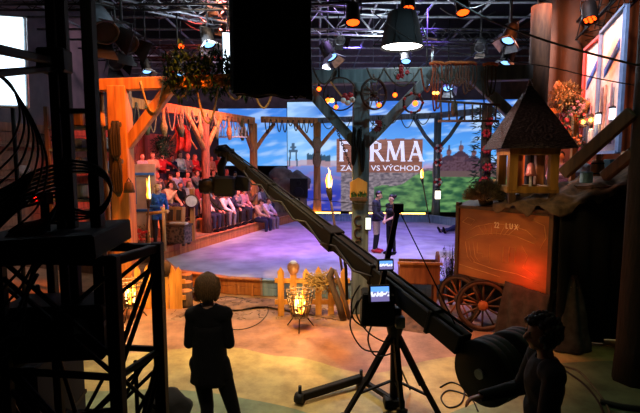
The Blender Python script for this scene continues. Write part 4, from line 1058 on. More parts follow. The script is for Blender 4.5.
tp = at(149,200,12.0); tf = at(140,246,11.9); torch((tf.x, 12.3, ZD), tp, 'burning torch leaning beside the woman in blue', .62, .10, 14)
tp = at(329,190,9.35); tf = at(354,292,8.9); torch((.52,8.72,0), tp, 'burning torch tilted before the arena left of the centre post', .42, .10, 10)
tp = at(422,179,19.6); torch((tp.x+.45, 19.9, 0), tp, 'small burning torch in front of the green field on the screen', .46, .10, 8)
# boulders, speaker
random.seed(9)
M_rock = mat('pale_boulder', '#8d8288', '#5f565c', 3, rough=.9, bump=.5)
for k, (x, y, r, Y) in enumerate(((272,190,.62,21.6),(285,186,.7,22.0),(297,180,.62,22.1),(281,173,.5,22.1),(303,197,.45,21.7),(264,199,.45,21.2))):
    c = at(x, y, Y); zz = c.z
    tag(MB().ball((c.x,c.y,r*.62 if k not in (1,2,3) else zz-.1), (r,r*.8,r*.75 if k not in (1,2,3) else r*.8), None, 3, .35, k).build('boulder', M_rock), ['grey boulder at the left foot of the rock heap','big grey boulder in the middle of the rock heap','grey boulder below the screen tower','topmost grey boulder of the rock heap','small grey boulder beside the black speaker','small boulder behind the curb sitters'][k], 'boulder', 'rock heap left of the big screen')
hb = V((-1.55,22.05,0)); tag(MB().ball(hb+V((0,0,.7)), (1.0,.6,1.25), None, 3, .2, 31).build('rock_mound', M_rock), 'large rock mound carrying the boulders at the screen corner', 'rock')
sp = at(299,188,20.9)
t_ = thing('speaker_cabinet', 'black box speaker on stand in front of the rock heap', 'speaker', (sp.x,sp.y,0))
MB().box(sp, (.78,.5,.86), None, .02).build('cabinet', M_black, t_)
for z, r in ((-.16,.22),(.24,.11)): MB().lathe([(r,0),(r*.9,.02),(r*.3,-.01),(.02,.0)], sp+V((0,-.26,z)), frame_of((0,-1,0)), 16).build('cone', M_dull, t_)
MB().tube((sp.x,sp.y,0), (sp.x,sp.y,sp.z-.42), .05).build('stand', M_black, t_)
# shelf rack at far left with ladder pole
sr = at(90,160,9.6)
t_ = thing('shelf_rack', 'grey wooden shelf rack behind the steel tower uprights at left', 'shelf', (sr.x-.2,9.7,0))
for x in (-.75,.5):
    for y in (9.45,9.95): MB().bar((sr.x+x,y,0), (sr.x+x,y,3.75), .07).build('upright', M_timberd, t_)
SZ = [at(90,y,9.6).z for y in (200,172,150,128)]
for z in SZ: MB().box((sr.x-.12,9.7,z), (1.35,.56,.05)).build('shelf_board', M_timberg, t_)
random.seed(21)
for k in range(8):
    z = SZ[k//2]+.026; x = sr.x-.3+.5*(k % 2); w2 = random.uniform(.28,.4); h2 = random.uniform(.2,.34)
    lb = ['pale crate','dark stone block','grey folded sack','brown wooden block'][k//2]+(' on the left half of the shelf rack' if k % 2 == 0 else ' on the right half of the shelf rack')
    tag(MB().box((x,9.65,z+h2/2), (w2,.34,h2), (0,0,random.uniform(-.2,.2)), .03).build(['crate','stone_block','sack','wooden_block'][k//2], [M_timberg, M_rock, cloth('grey_sacking', '#8a8278'), M_timberd][k//2]), lb, ['crate','block','sack','block'][k//2])
a_ = gr(112,300); tag(MB().tube((-4.15,9.2,0), at(101,92,9.5), .05, .045, 8).build('leaning_pole', M_timber), 'thin orange lit pole leaning behind the big left post', 'pole')
# ================================================================== things between the crew and the arena
M_picket = wood('raw_yellow_pickets', '#dca24a', '#b0782c', 2.2)
def picket_fence(xs, Y, top, rails, label, zb=0.0):
    t = thing('picket_fence', label, 'fence', ((xs[0]+xs[-1])/2, Y, 0))
    for k, x in enumerate(xs):
        h = top+.02*math.sin(k*2.3); w = .054
        MB().prism([(-w,0),(w,0),(w,h-.09),(0,h),(-w,h-.09)], -.012, .012, (x,Y,zb), Matrix(((1,0,0),(0,0,-1),(0,1,0))) ).build('picket', M_picket, t)
    for z in rails: MB().box(((xs[0]+xs[-1])/2, Y+.035, z), (xs[-1]-xs[0]+.22, .035, .085), None, .004).build('rail', M_picket, t)
    return t
fy = 7.95
fx = [at(x, 300, fy).x for x in (281,293.5,306,318.5,331,343.5)]
picket_fence(fx, fy, .87, (.62,.24), 'pointed yellow picket fence behind the fire basket, left of centre post')
fy2 = 8.35
fx2 = [at(x, 290, fy2).x for x in (138,148,158,165.5,172.5,179)]
picket_fence(fx2, fy2, .80, (.5,.2), 'short yellow picket fence at the left, seen through the steel tower')
# pots on the pickets
M_jug = mat('glazed_jug', '#a87a5c', '#6d4a34', 6, rough=.35)
pj = V((fx[1], fy-.01, .74))
t = thing('jug', 'brown and white jug upside down on second picket of centre fence', 'jug', pj)
MB().lathe([(.05,.0),(.075,.03),(.105,.10),(.10,.17),(.06,.22),(.02,.235)], pj, None, 18).build('jug_body', M_jug, t)
MB().lathe([(.088,.155),(.068,.215),(.03,.245),(.01,.247)], pj+V((0,0,-.003)), None, 18).build('pale_base', M_white, t)
pk = V((fx2[3], fy2-.01, .70))
t = thing('jug', 'weathered grey pot upside down on the left picket fence', 'jug', pk)
MB().lathe([(.06,-.07),(.10,-.02),(.115,.08),(.10,.15),(.04,.19)], pk, None, 16).build('pot_body', M_bark, t)
MB().lathe([(.072,-.09),(.075,-.06)], pk, None, 16).build('rim', M_bark, t)
# straw bundle hanging over the rail, bark log leaning
random.seed(31)
sb = thing('straw_bundle', 'tangled straw bundle hung over the centre fence rail', 'straw', (fx[3]-.05, fy-.07, .5))
for g in range(3):
    mb = MB()
    for i in range(26):
        c = V((fx[2]+.05+random.uniform(0,.38), fy-.07+random.uniform(-.05,.03), .62+random.uniform(-.12,.12)))
        d = V((random.uniform(-1,1), random.uniform(-.4,.2), random.uniform(-.7,.7))).normalized()*.14
        mb.path([c-d, c+V((0,-.03,.04)), c+d], .008, 4)
    mb.build('straw_wisp', M_straw, sb)
lg = thing('bark_slab', 'curved bark slab leaning against the centre fence', 'bark', (fx[4]+.12, fy-.16, 0))
MB().path([(fx[4]+.2,fy-.22,.02),(fx[4]+.14,fy-.2,.25),(fx[4]+.04,fy-.13,.5),(fx[4]-.03,fy-.1,.72),(fx[4]+.03,fy-.1,.86)], [.062,.06,.055,.06,.04], 9).build('slab', M_bark, lg)
MB().path([(fx[4]+.31,fy-.20,.02),(fx[4]+.24,fy-.19,.3),(fx[4]+.14,fy-.12,.6),(fx[4]+.06,fy-.1,.84)], [.035,.038,.036,.03], 8).build('strip', M_timberd, lg)
# fire baskets
def fire_basket(c, label, sc=1.0, e=40):
    t = thing('fire_basket', label, 'fire basket', c); c = V(c)
    zt, zb = .62*sc, .20*sc; rt, rb = .215*sc, .13*sc; n = 18
    for k in range(n):
        a = 2*PI*k/n; u = V((math.cos(a), math.sin(a), 0))
        MB().path([c+u*rb+V((0,0,zb)), c+u*(rb*.35+rt*.65)+V((0,0,(zb+zt)*.5)), c+u*rt+V((0,0,zt-.05)), c+u*(rt*1.06)+V((0,0,zt+.03))], .0085, 5).build('bar', M_basket, t)
    for z, r in ((zb,rb),(zb+.2*sc,rb+.045),(zt-.07,rt-.005),(zt-.01,rt)):
        MB().path([c+V((r*math.cos(2*PI*k/24), r*math.sin(2*PI*k/24), z)) for k in range(24)], .011, 5, True).build('ring', M_basket, t)
    MB().lathe([(.02,zb-.01),(rb,zb-.008),(rb,zb+.008),(.02,zb+.01)], c, None, 18).build('pan', M_iron, t)
    for k in range(3):
        a = 2*PI*k/3+.5; u = V((math.cos(a), math.sin(a), 0)); MB().path([c+u*rb*.9+V((0,0,zb)), c+u*rb*1.2+V((0,0,zb*.6)), c+u*rt*1.15], .011, 5).build('leg', M_iron, t)
    for k in range(5):
        a = k*1.3; MB().tube(c+V((.07*math.cos(a), .07*math.sin(a), zb+.03+.02*k)), c+V((-.08*math.cos(a+.4), -.08*math.sin(a+.4), zb+.12+.03*k)), .022, n=7).build('firewood', M_bark, t)
    flame(c+V((0,0,zb+.05)), .40*sc, .085*sc, t, 3, 8)
    point(c+V((0,-.02,zb+.28*sc)), (1,.55,.16), e, .06)
    point(c+V((0,-.05,zt+.16)), (1,.55,.16), e*.5, .06)
    return t
fb0 = gr(300,328); fire_basket(fb0, 'iron fire basket with flames before the centre picket fence', 1.0, 30)
fb1 = gr(131,318); fire_basket(fb1, 'iron fire basket with flames seen through the steel tower', 1.05, 34)
# log stumps
for k, (x, y, lb) in enumerate(((186,306,'log stump nearest the camera, right of the left picket fence'),(187,298,'middle log stump behind the nearest one by the left fence'),(187,291,'rear log stump against the orange curb'))):
    c = gr(x, y); r = .125-.004*k; h = .30+.03*k
    t = thing('log_stump', lb, 'stump', c)
    MB().lathe([(r*1.04,0),(r,.05),(r*.98,h-.015)], c, None, 16, True, .03).build('bark', M_bark, t)
    MB().lathe([(r*.93,h-.02),(r*.93,h)], c, None, 16).build('cut_face', M_timber, t)
bkt = gr(200,300); t = thing('dark_tub', 'dark round tub leaning behind the stumps', 'tub', bkt)
MB().lathe([(.11,0),(.15,.22),(.155,.24),(.14,.24),(.1,.03)], bkt+V((0,0,.0)), None, 16).build('tub_body', M_iron, t)
MB().lathe([(.156,.18),(.16,.2),(.156,.22)], bkt, None, 16).build('hoop', M_steel, t)
# earth mounds (uncountable loose soil)
def mound(pts, h, m, name, label, seed):
    c = V((sum(p[0] for p in pts)/len(pts), sum(p[1] for p in pts)/len(pts), 0)); N = 40
    def fn(u, v):
        a = 2*PI*u; i = u*len(pts); k = int(i) % len(pts); f = i-int(i); e = _lerp(V((*pts[k],0)), V((*pts[(k+1) % len(pts)],0)), f)
        q = _lerp(c, e, v); return V((q.x, q.y, .004+h*(1-v**1.6)*(.55+.7*(.5+nz(q.x*3+seed, q.y*3)))))
    o = MB().sheet(fn, 48, 10).build(name, m); o['kind'] = 'stuff'; tag(o, label, 'soil'); return o
M_soil = mat('trodden_soil', '#8d6846', '#4f3826', 5, rough=.95, bump=.6, detail=8)
g_ = lambda x, y: tuple(gr(x, y))[:2]
mound([g_(172,318), g_(215,306), g_(262,304), g_(300,312), g_(346,322), g_(350,316), g_(300,302), g_(255,297), g_(205,303)], .045, M_soil, 'loose_soil', 'strip of loose brown soil along the front curb and fence', 1)
mound([g_(398,330), g_(425,334), g_(458,330), g_(462,318), g_(430,306), g_(402,310)], .16, mat('hay_and_soil', '#6a4a34', '#3a281c', 9, rough=.95, bump=.7), 'hay_heap', 'brown hay heap under the small wooden cart', 2)
random.seed(41)
mb = MB()
for i in range(220):
    x = random.uniform(172,350); y = random.uniform(298,322); p = gr(x, y)+V((0,0,.03)); a = random.uniform(0,6.28); L_ = random.uniform(.03,.1)
    mb.path([p, p+V((L_*math.cos(a), L_*math.sin(a), .012))], .004, 4)
o = mb.build('scattered_twigs', M_roped); o['kind'] = 'stuff'; tag(o, 'scattered twigs and straw on the soil by the fence', 'twigs')
# small cart body behind the tripod
cb = gr(424,318); cb = V((cb.x, 8.35, 0)); RZ = Euler((0,0,-.12)).to_matrix()
t = thing('handcart', 'small reddish wooden handcart with a curved back board', 'cart', cb)
M_cartw = wood('reddish_planks', '#a5673c', '#6d3f24', 2.4)
MB().box(cb+V((0,0,.53)), (.66,.4,.05), RZ).build('floor_board', M_cartw, t)
for s in (-1,1): MB().box(cb+RZ @ V((0,s*.2,.70)), (.70,.035,.36), RZ, .006).build('side_board', M_cartw, t)
MB().box(cb+RZ @ V((0,-.22,.89)), (.78,.06,.045), RZ, .006).build('top_rail', M_timber, t)
MB().prism([(-.2,0),(.2,0),(.2,.2),(.13,.3),(0,.35),(-.13,.3),(-.2,.2)], -.018, .018, cb+RZ @ V((.33,0,.72)), RZ @ Matrix(((0,0,1),(1,0,0),(0,1,0)))).build('curved_end', M_cartw, t)
MB().prism([(-.2,0),(.2,0),(.2,.2),(-.2,.2)], -.018, .018, cb+RZ @ V((-.34,0,.6)), RZ @ Matrix(((0,0,1),(1,0,0),(0,1,0)))).build('end_board', M_cartw, t)
for x in (-.28,.28):
    for y in (-.17,.17): MB().box(cb+RZ @ V((x,y,.26)), (.05,.05,.52), RZ).build('leg', M_cartw, t)
for k in range(4): MB().ball(cb+V((-.2+.12*k,-.02,.66)), (.08,.08,.11), sub=2, jit=.3, seed=k).build('sack' if k % 2 else 'bundle', M_roped if k % 2 else M_bark, t)
# dry bush behind the cart
random.seed(8)
def twig_bush(c, h, w, label, m, n=60):
    t = thing('dry_bush', label, 'plant', c); mb = MB(); lf_ = MB()
    for i in range(n):
        a = random.uniform(0,6.28); r = w*random.random(); e = V(c)+V((r*math.cos(a), r*math.sin(a), h*random.uniform(.5,1)))
        mb.path([V(c)+V((.1*r*math.cos(a),.1*r*math.sin(a),0)), _lerp(V(c),e,.5)+V((0,0,.05)), e], [.008,.006,.003], 4)
        for k in range(6):
            q = _lerp(V(c), e, random.uniform(.4,1)); lf_.leaf(q, V((random.gauss(0,1),random.gauss(0,1),random.gauss(0,1))), .07, .025)
    mb.build('stems', M_bark, t); lf_.build('leaves', m, t); return t
twig_bush((2.45,8.6,0), 1.15, .28, 'dry grey bush between handcart and big wooden cart', M_leaf)
# ---- presenters in the arena
J = stand_pose(ell=(.25,-.02,1.13), elr=(-.25,-.02,1.13), wrl=(.12,-.26,.98), wrr=(-.12,-.24,.96), pnl=(0,1,0), pnr=(0,1,0), head=(0,-.06,1.62), face=(0,-1,-.35))
sh = cloth('beige_shorts', '#b8a690'); 
p1 = make_person(J, 'man in dark jumper, beige shorts and red shoes standing in the arena', 1.80, .013, cloth('dark_grey_jumper', '#23262c'), sh, mat('red_sport_shoes', '#d02030', '#a01522', 10), hr['dark'], 0, legcut=.52, topcut=.90)
g = gr(376,253); place(p1, (g.x, g.y, .02), math.radians(70))
me_ = [c for c in p1.children if c.name.startswith('body')][0]
_lg = np.array([tuple(v.co) for v in me_.data.vertices])
_piece('leggings', me_.data, (_lg[:,2] < .60) & (_lg[:,2] > .10), .006, cloth('black_leggings', '#141416'), p1)
J = stand_pose(fem=True, ell=(.21,-.01,1.14), elr=(-.21,-.01,1.14), wrl=(.05,-.24,1.03), wrr=(-.05,-.24,1.0), pnl=(0,1,0), pnr=(0,1,0), face=(0,-1,-.1))
p2 = make_person(J, 'woman in black sleeveless outfit with dark bun standing in the arena', 1.70, .013, cloth('black_top', '#15151a'), cloth('black_trousers', '#0b0b0d'), M_black, hr['dark'], 0, sleeves='none', topcut=.92)
MB().ball((0,.13,1.70), .055, sub=2).build('hair_bun', hr['dark'], p2)
g2 = gr(391,255); place(p2, (g2.x, g2.y, .02), math.radians(-55))
tb = at(384.5,219,13.3)
J = dict(sit_pose(.08)); zs = .08
J.update(knl=(.12,-.45,.24), knr=(-.12,-.5,.10), anl=(.12,-.85,.08), anr=(-.1,-.92,.07), toel=(.14,-.93,.2), toer=(-.12,-1.0,.18), chest=(0,.16,.5), neck=(0,.22,.66), head=(0,.22,.83), shl=(.188,.22,.62), shr=(-.188,.22,.62), waist=(0,.1,.32), ell=(.3,.35,.36), elr=(-.3,.35,.36), wrl=(.3,.42,.1), wrr=(-.3,.42,.1), pelvis=(0,.04,.14))
p3 = make_person(J, 'person in dark trousers sitting on the arena floor beside the cart, legs stretched', 1.75, .02, cl['pink'], cl['dark blue'], M_black, hr['brown'], 0, eyes=False)
g3 = gr(455,233); place(p3, (g3.x+.35, g3.y+.1, .02), math.radians(-75))
# ---- things on the centre post
CPf = CP[1]-.14
pl = at(358.5,190,CPf-.02)
t = thing('wooden_plaque', 'orange wooden gable plaque with green plants on the centre post', 'plaque', pl+V((0,0,-.2)))
MB().prism([(-.145,-.17),(.145,-.17),(.145,.13),(0,.21),(-.145,.13)], -.03, .03, pl, Matrix(((1,0,0),(0,0,-1),(0,1,0)))).build('board', M_picket, t)
MB().box(pl+V((0,-.05,-.15)), (.29,.08,.06), None, .006).build('ledge', M_timberd, t)
mb = MB(); random.seed(2)
for i in range(70): mb.leaf(pl+V((random.uniform(-.13,.13), -.06+random.uniform(-.02,.02), -.12)), V((random.uniform(-.4,.4), random.uniform(-.4,0), 1)), random.uniform(.06,.13), .016)
mb.build('green_plants', mat('grass_green', '#3f7a3a', '#26552a', 9), t)
hsl = ['upper', 'middle', 'lower']
for k, y in enumerate((221,233,245)):
    c = at(358.5, y, CPf-.005); pts = []
    for i in range(11):
        a = math.radians(50+260*i/10); pts.append(c+V((.07*math.cos(a), -.012, .085*math.sin(a))))
    tag(MB().path(pts, [.012]+[.016]*9+[.012], 6).build('horseshoe', M_iron), '%s of three iron horseshoes nailed to the centre post' % hsl[k], 'horseshoe')
tbp = at(368,223.5,CPf-.02)
t = thing('light_tablet', 'small bright white tablet hung on the right side of centre post', 'tablet', tbp+V((0,0,-.15)))
MB().box(tbp, (.11,.035,.24), None, .008).build('case', M_black, t)
MB().box(tbp+V((0,-.02,.0)), (.09,.006,.20)).build('screen', glow('tablet_glow', '#c8dcd4', 1.2), t)
MB().tube(tbp+V((-.03,.02,.09)), tbp+V((-.10,.06,.09)), .012).build('bracket', M_black, t)
hl = thing('rope_halter', 'dark rope halter hanging down the centre post front', 'halter', at(358,165,CPf-.03))
for k, (a, b, c_) in enumerate((((354,127),(353,165),(361,127)), ((361,127),(362,172),(364,140)), ((355,128),(357,150),(360,128)))):
    MB().path(smooth_path([at(*a,CPf-.03), at((a[0]+b[0])/2-1,(a[1]+b[1])/2,CPf-.03), at(*b,CPf-.03), at((c_[0]+b[0])/2+1,(c_[1]+b[1])/2,CPf-.03), at(*c_,CPf-.03)], 5), .024, 6).build('strand', M_black, hl)
ch_ = thing('iron_chain', 'rusty chain hanging along the left side of the centre post', 'chain', at(349,150,CPf))
for k in range(16):
    c = at(337+1.0*k*.9, 130+k*2.4, CPf-.05); R = frame_of((0.4,0,-1), V((1,0,0)) if k % 2 else V((0,1,0)))
    MB().path([c+R @ V((.018*math.cos(i*PI/4), 0, .032*math.sin(i*PI/4))) for i in range(8)], .007, 5, True).build('link', M_iron, ch_)
# ================================================================== things hanging from the timber frames
BZ = 4.22
def ring_pts(c, r, n=20, R=None, ry=None):
    R = Matrix.Identity(3) if R is None else R
    return [V(c)+R @ V((r*math.cos(2*PI*k/n), 0, (ry or r)*math.sin(2*PI*k/n))) for k in range(n)]
BY = lambda x: 8.34-.155*(x-(-.6))*.62          # depth of the front beam at X
# iron hoop with balls
c = at(340,94,8.0); t = thing('iron_hoop', 'large iron hoop with red and white balls hung left of the centre post', 'hoop', c)
MB().path(ring_pts(c, .27, 28), .014, 6, True).build('rim', M_iron, t)
MB().bar(c+V((-.16,0,.2)), c+V((.08,0,-.1)), .025).build('spoke', M_timber, t)
MB().tube(c+V((-.02,0,.27)), (c.x-.02,8.1,4.24), .02).build('strap', M_black, t)
for k, (dx, dz, w_) in enumerate(((.08,-.04,0),(.17,-.03,0),(.06,-.11,1),(.13,-.15,1),(.2,-.1,1),(.12,-.08,0))):
    MB().ball(c+V((dx,-.05,dz)), .052, sub=2).build('ball', M_white if w_ else M_red, t)
MB().tube(c+V((.12,-.03,-.08)), c+V((.05,0,.25)), .006, n=5).build('cord', M_roped, t)
def spoke_wheel(name, c, r, R, label, cat, m_rim, m_sp, m_hub, n=12, w=.05, tire=None):
    t = thing(name, label, cat, c); c = V(c)
    rw = .055 if r > .3 else .03
    prof = [(r-rw,-w/2),(r-.0,-w/2),(r,w/2),(r-rw,w/2),(r-rw,-w/2)]
    MB().lathe(prof[:-1]+[prof[0]], c, R, 36, True).build('rim', m_rim, t)
    if tire: MB().lathe([(r,-w/2-.004),(r+.012,-w/2-.004),(r+.012,w/2+.004),(r,w/2+.004),(r,-w/2-.004)], c, R, 36).build('iron_tyre', tire, t)
    MB().lathe([(.03,-w*1.6),(r*.15,-w*1.4),(r*.2,-w*.5),(r*.2,w*.5),(r*.15,w*1.4),(.03,w*1.5)], c, R, 16).build('hub', m_hub, t)
    for k in range(n):
        a = 2*PI*k/n; u = R @ V((math.cos(a), math.sin(a), 0)); MB().tube(c+u*r*.15, c+u*(r-.04), r*.042, r*.034, 6).build('spoke', m_sp, t)
    return t
c = at(374,94,7.82); spoke_wheel('spoked_wheel', c, .26, frame_of((.5,-.86,0)), 'dark spoked wheel hung under the front beam right of centre post', 'wheel', M_iron, M_timberd, M_iron, 10, .04)
MB().tube(c+V((0,0,.25)), (c.x,c.y+.1,4.1), .012).build('hook', M_iron, [o for o in COL.objects if o.name.startswith('spoked_wheel')][-1])
# orange bulbs
for x, y, Y, lb in ((319,89,8.1,'orange bulb under the beam end beside the black hood'),(328,100,8.3,'orange bulb below and left of the iron hoop'),(336,107,8.4,'orange bulb just below the iron hoop'),(379,105,7.7,'orange bulb glowing at the foot of the spoked wheel'),(395,95,7.8,'orange bulb between spoked wheel and the right brace'),(327,101,10.2,'warm bulb far behind the iron hoop'),(332,100.5,10.2,'twin warm bulb far behind the iron hoop, right one')):
    c = at(x, y, Y); t = thing('bulb', lb, 'bulb', c, 'orange bulbs under the front beam')
    MB().ball(c, .038 if Y < 9 else .05, sub=2).build('glass', M_bulb if Y < 9 else M_bulbw, t)
    MB().tube(c+V((0,0,.03)), c+V((0,0,.09)), .02, .016, 8).build('socket', M_black, t)
    MB().tube(c+V((0,0,.09)), (c.x, c.y+.02, 4.1), .004, n=5).build('cord', M_black, t)
# bulb wreath
c = at(413,103,7.75); t = thing('bulb_wreath', 'twig wreath with glowing bulb hung right of the right brace', 'wreath', c)
for k in range(3): MB().path([p+V((.012*math.sin(i*2.1+k),.012*math.cos(i*1.7+k*2),.012*math.sin(i*2.9+k))) for i, p in enumerate(ring_pts(c, .155, 18))], .016, 5, True).build('twig_ring', M_iron, t)
MB().ball(c+V((.03,-.03,-.01)), .045, sub=2).build('bulb', M_bulb, t)
for k in range(7): MB().ball(c+V((.155*math.cos(k*.9), -.03, .155*math.sin(k*.9))), .026, sub=1).build('berry', M_red, t)
MB().tube(c+V((0,0,.15)), (c.x,c.y,4.1), .006, n=5).build('cord', M_roped, t)
# flower bunch on the beam, another on the brace
def flower_bunch(c, r, n, label, m, seed):
    random.seed(seed); t = thing('flower_bunch', label, 'flowers', c)
    for k in range(n):
        d = V((random.gauss(0,1), -abs(random.gauss(0,.8)), random.gauss(0,1))).normalized()*r*random.uniform(.3,1); mb = MB()
        for i in range(5):
            a = i*1.256; mb.ball(V(c)+d+V((.022*math.cos(a), -.012, .022*math.sin(a))), (.02,.012,.02), sub=1)
        mb.build('flower', m, t)
    mb = MB()
    for k in range(30): mb.leaf(V(c)+V((random.uniform(-r,r), 0, random.uniform(-r,r))), (random.uniform(-1,1), -.4, random.uniform(-1,1)), .09, .03)
    mb.build('leaves', M_leafd, t); return t
flower_bunch(at(401,73,7.78), .11, 9, 'red flower bunch fixed on the front beam above the right brace', M_red, 3)
flower_bunch(at(378,126,7.85), .09, 7, 'dark red flower bunch on the right brace of the centre post', mat('dark_red_petals', '#7c1420', '#4c0c14', 12), 4)
# rope swags and coils on the front beam
def swag(x0, x1, y0, ys, Y, m, label, r=.016, group=None):
    a, b = at(x0, y0, Y), at(x1, y0, Y); s = (a.z-at((x0+x1)/2, ys, Y).z)
    return tag(MB().path(hang(a, b, s, 14), r, 6).build('rope_swag', m), label, 'rope', group)
for x0, x1, ys, m, lb in ((384,420,86,M_roped,'dark rope swag on the front beam, right of the red flowers'),(421,434,92,mat('rust_red_rope', '#8e3f22', '#5f2814', 40, rough=.95),'rust red rope loop under the front beam'),(437,457,83,M_roped,'dark rope swag left of the orange coils'),(367,384,80,M_roped,'dark rope swag over the spoked wheel'),(313,335,84,M_roped,'dark rope swag at the left end of grey beam')):
    swag(x0, x1, 68, ys, 7.74, m, lb)
M_orope = mat('orange_rope', '#c0622a', '#7f3a16', 40, rough=.95)
def coil(x, y0, y1, w, label, m=M_orope, m2=None, n=3):
    Y = 7.76; t = thing('rope_coil', label, 'rope', at(x, y1, Y)); c = at(x, y0, Y)
    for k in range(n):
        dx = (k-(n-1)/2)*.05; L_ = (c.z-at(x, y1-k*2.5, Y).z); ww = w*.5+.01*k
        pts = [c+V((dx-ww,0,0))+V((0,-.02*k,0)), c+V((dx-ww*1.1,-.02,-L_*.5)), c+V((dx-ww*.6,-.02,-L_*.9)), c+V((dx,-.02,-L_)), c+V((dx+ww*.6,-.02,-L_*.9)), c+V((dx+ww*1.1,-.02,-L_*.5)), c+V((dx+ww,0,0)), c+V((dx+ww*.6,.1,.05)), c+V((dx-ww*.6,.1,.05))]
        MB().path(smooth_path(pts+[pts[0]], 4)[:-1], .013, 6, True).build('loop', m2 or m, t)
    MB().path([c+V((-.12,0,.03)), c+V((-.05,-.03,.05)), c+V((.05,-.03,.05)), c+V((.12,0,.03))], .024, 6).build('wrap', m, t)
M_rr = mat('brown_red_rope', '#6d3c28', '#43241a', 40, rough=.95)
coil(452,66,90,.09,'orange topped rope coil on the front beam, left of three', M_orope, M_rr)
coil(461,66,86,.08,'orange topped rope coil on the front beam, middle of three', M_orope, M_rr, 2)
coil(469,66,94,.09,'orange topped rope coil on the front beam, right of three', M_orope, M_rr)
coil(490,67,97,.10,'dark rope coil on the front beam near the trunk post', M_orope, M_roped, 2)
coil(437,66,111,.08,'rust red bead and rope loop hanging from the beam above the ladder end', M_orope, MATS['rust_red_rope'], 2)
for k, (x, y) in enumerate(((434,93),(437.5,93))):
    tag(MB().ball(at(x,y,7.68), .03, sub=1).build('small_bulb', M_bulbw), ['left','right'][k]+' of two small warm bulbs on the rust red loop', 'bulb')
# hanging ladder
Y = 7.6; a, b, c_, d_ = at(437,101,Y), at(500,105,Y), at(438,121,Y), at(499,121,Y)
t = thing('hanging_ladder', 'small dark wooden ladder hung level under the front beam', 'ladder', (_lerp(a,d_,.5)))
MB().tube(a, b, .02, n=7).build('rail', M_timberd, t); MB().tube(c_, d_, .02, n=7).build('rail', M_timberd, t)
for k in range(8): MB().tube(_lerp(a,b,.06+.88*k/7), _lerp(c_,d_,.06+.88*k/7), .014, n=6).build('rung', M_timberd, t)
for f in (.22,.75): MB().tube(_lerp(a,b,f), _lerp(a,b,f)+V((0,.2,.55)), .012, n=6).build('rope', M_roped, t)
MB().ball(_lerp(a,b,.26)+V((0,-.04,-.1)), (.05,.05,.13), sub=2, jit=.2).build('herb_bundle', M_bark, t)
# rope loops on the left gallery beam and rear beam
def gal(u): return _lerp(V((gx(11.8)-.1,11.8,4.14)), V((-2.62,18.6,4.22)), u)
random.seed(17)
for k in range(17):
    u0 = .01+k*.057; u1 = u0+.052; a, b = gal(u0)+V((.11,-.05,.02)), gal(u1)+V((.11,-.05,.02))
    tag(MB().path(hang(a, b, random.uniform(.3,.75), 12), .02, 6).build('rope_loop', M_rope if k % 3 else M_roped), 'rope loop hanging from the orange gallery beam over the spectators', 'rope', 'rope loops on the left gallery beam')
for k in range(9):
    a = _lerp(V(RB[0]), V(RB[1]), .05+.1*k)+V((0,-.14,.0)); b = _lerp(V(RB[0]), V(RB[1]), .14+.1*k)+V((0,-.14,.0))
    tag(MB().path(hang(a, b, random.uniform(.2,.55), 10), .022, 6).build('rope_loop', M_roped), 'dark rope loop hanging from the far beam before the left screen', 'rope', 'rope loops on the far beam')
for k in range(7):
    a = _lerp(V(RB[1]), V(RB[2]), .04+.13*k)+V((0,-.14,.0)); b = _lerp(V(RB[1]), V(RB[2]), .15+.13*k)+V((0,-.14,.0))
    tag(MB().path(hang(a, b, random.uniform(.25,.5), 10), .022, 6).build('rope_loop', M_roped), 'thin dark rope loop hanging from the far beam before the big screen', 'rope', 'rope loops on the far right beam')
for k in range(5):
    a = V((LP[0]+.45+.5*k, LP[1]-.16-.05*k, 4.1)); b = a+V((.42,-.02,0))
    tag(MB().path(hang(a, b, [.55,.3,.75,.35,.5][k], 12), .018, 6).build('rope_loop', M_rope), 'pale rope loop hanging from the orange front beam at left', 'rope', 'rope loops on the orange front beam')
for k, (u, w_) in enumerate(((.12,1),(.22,0),(.33,1),(.47,0),(.6,1),(.72,0),(.85,1))):
    c = gal(u)+V((.1,-.1,-.55)); t = thing('straw_bundle', 'dry %s bundle hanging from the gallery beam, %s from the near end' % ('herb' if w_ else 'straw', ORD[k]), 'bundle', c)
    MB().path([c+V((0,0,.5)), c+V((0,0,.2)), c, c+V((.02,0,-.25))], [.02,.05,.11,.05], 7).build('bundle_body', M_leaf if w_ else M_straw, t)
    MB().tube(c+V((0,0,.45)), c+V((0,0,.6)), .012).build('cord', M_rope, t)
# pegged rack before the left screen
a, b = at(219,137,17.4), at(247,137,17.4); t = thing('peg_rack', 'pale hanging rack with pegs before the left screen', 'rack', _lerp(a,b,.5))
MB().tube(a, b, .03).build('bar', M_white, t)
for k in range(8): q = _lerp(a,b,.05+.9*k/7); MB().tube(q, q+V((0,0,.36)), .018).build('peg', M_white, t)
for f in (.1,.9): q = _lerp(a,b,f); MB().tube(q, (q.x,q.y,4.15), .012).build('cord', M_rope, t)
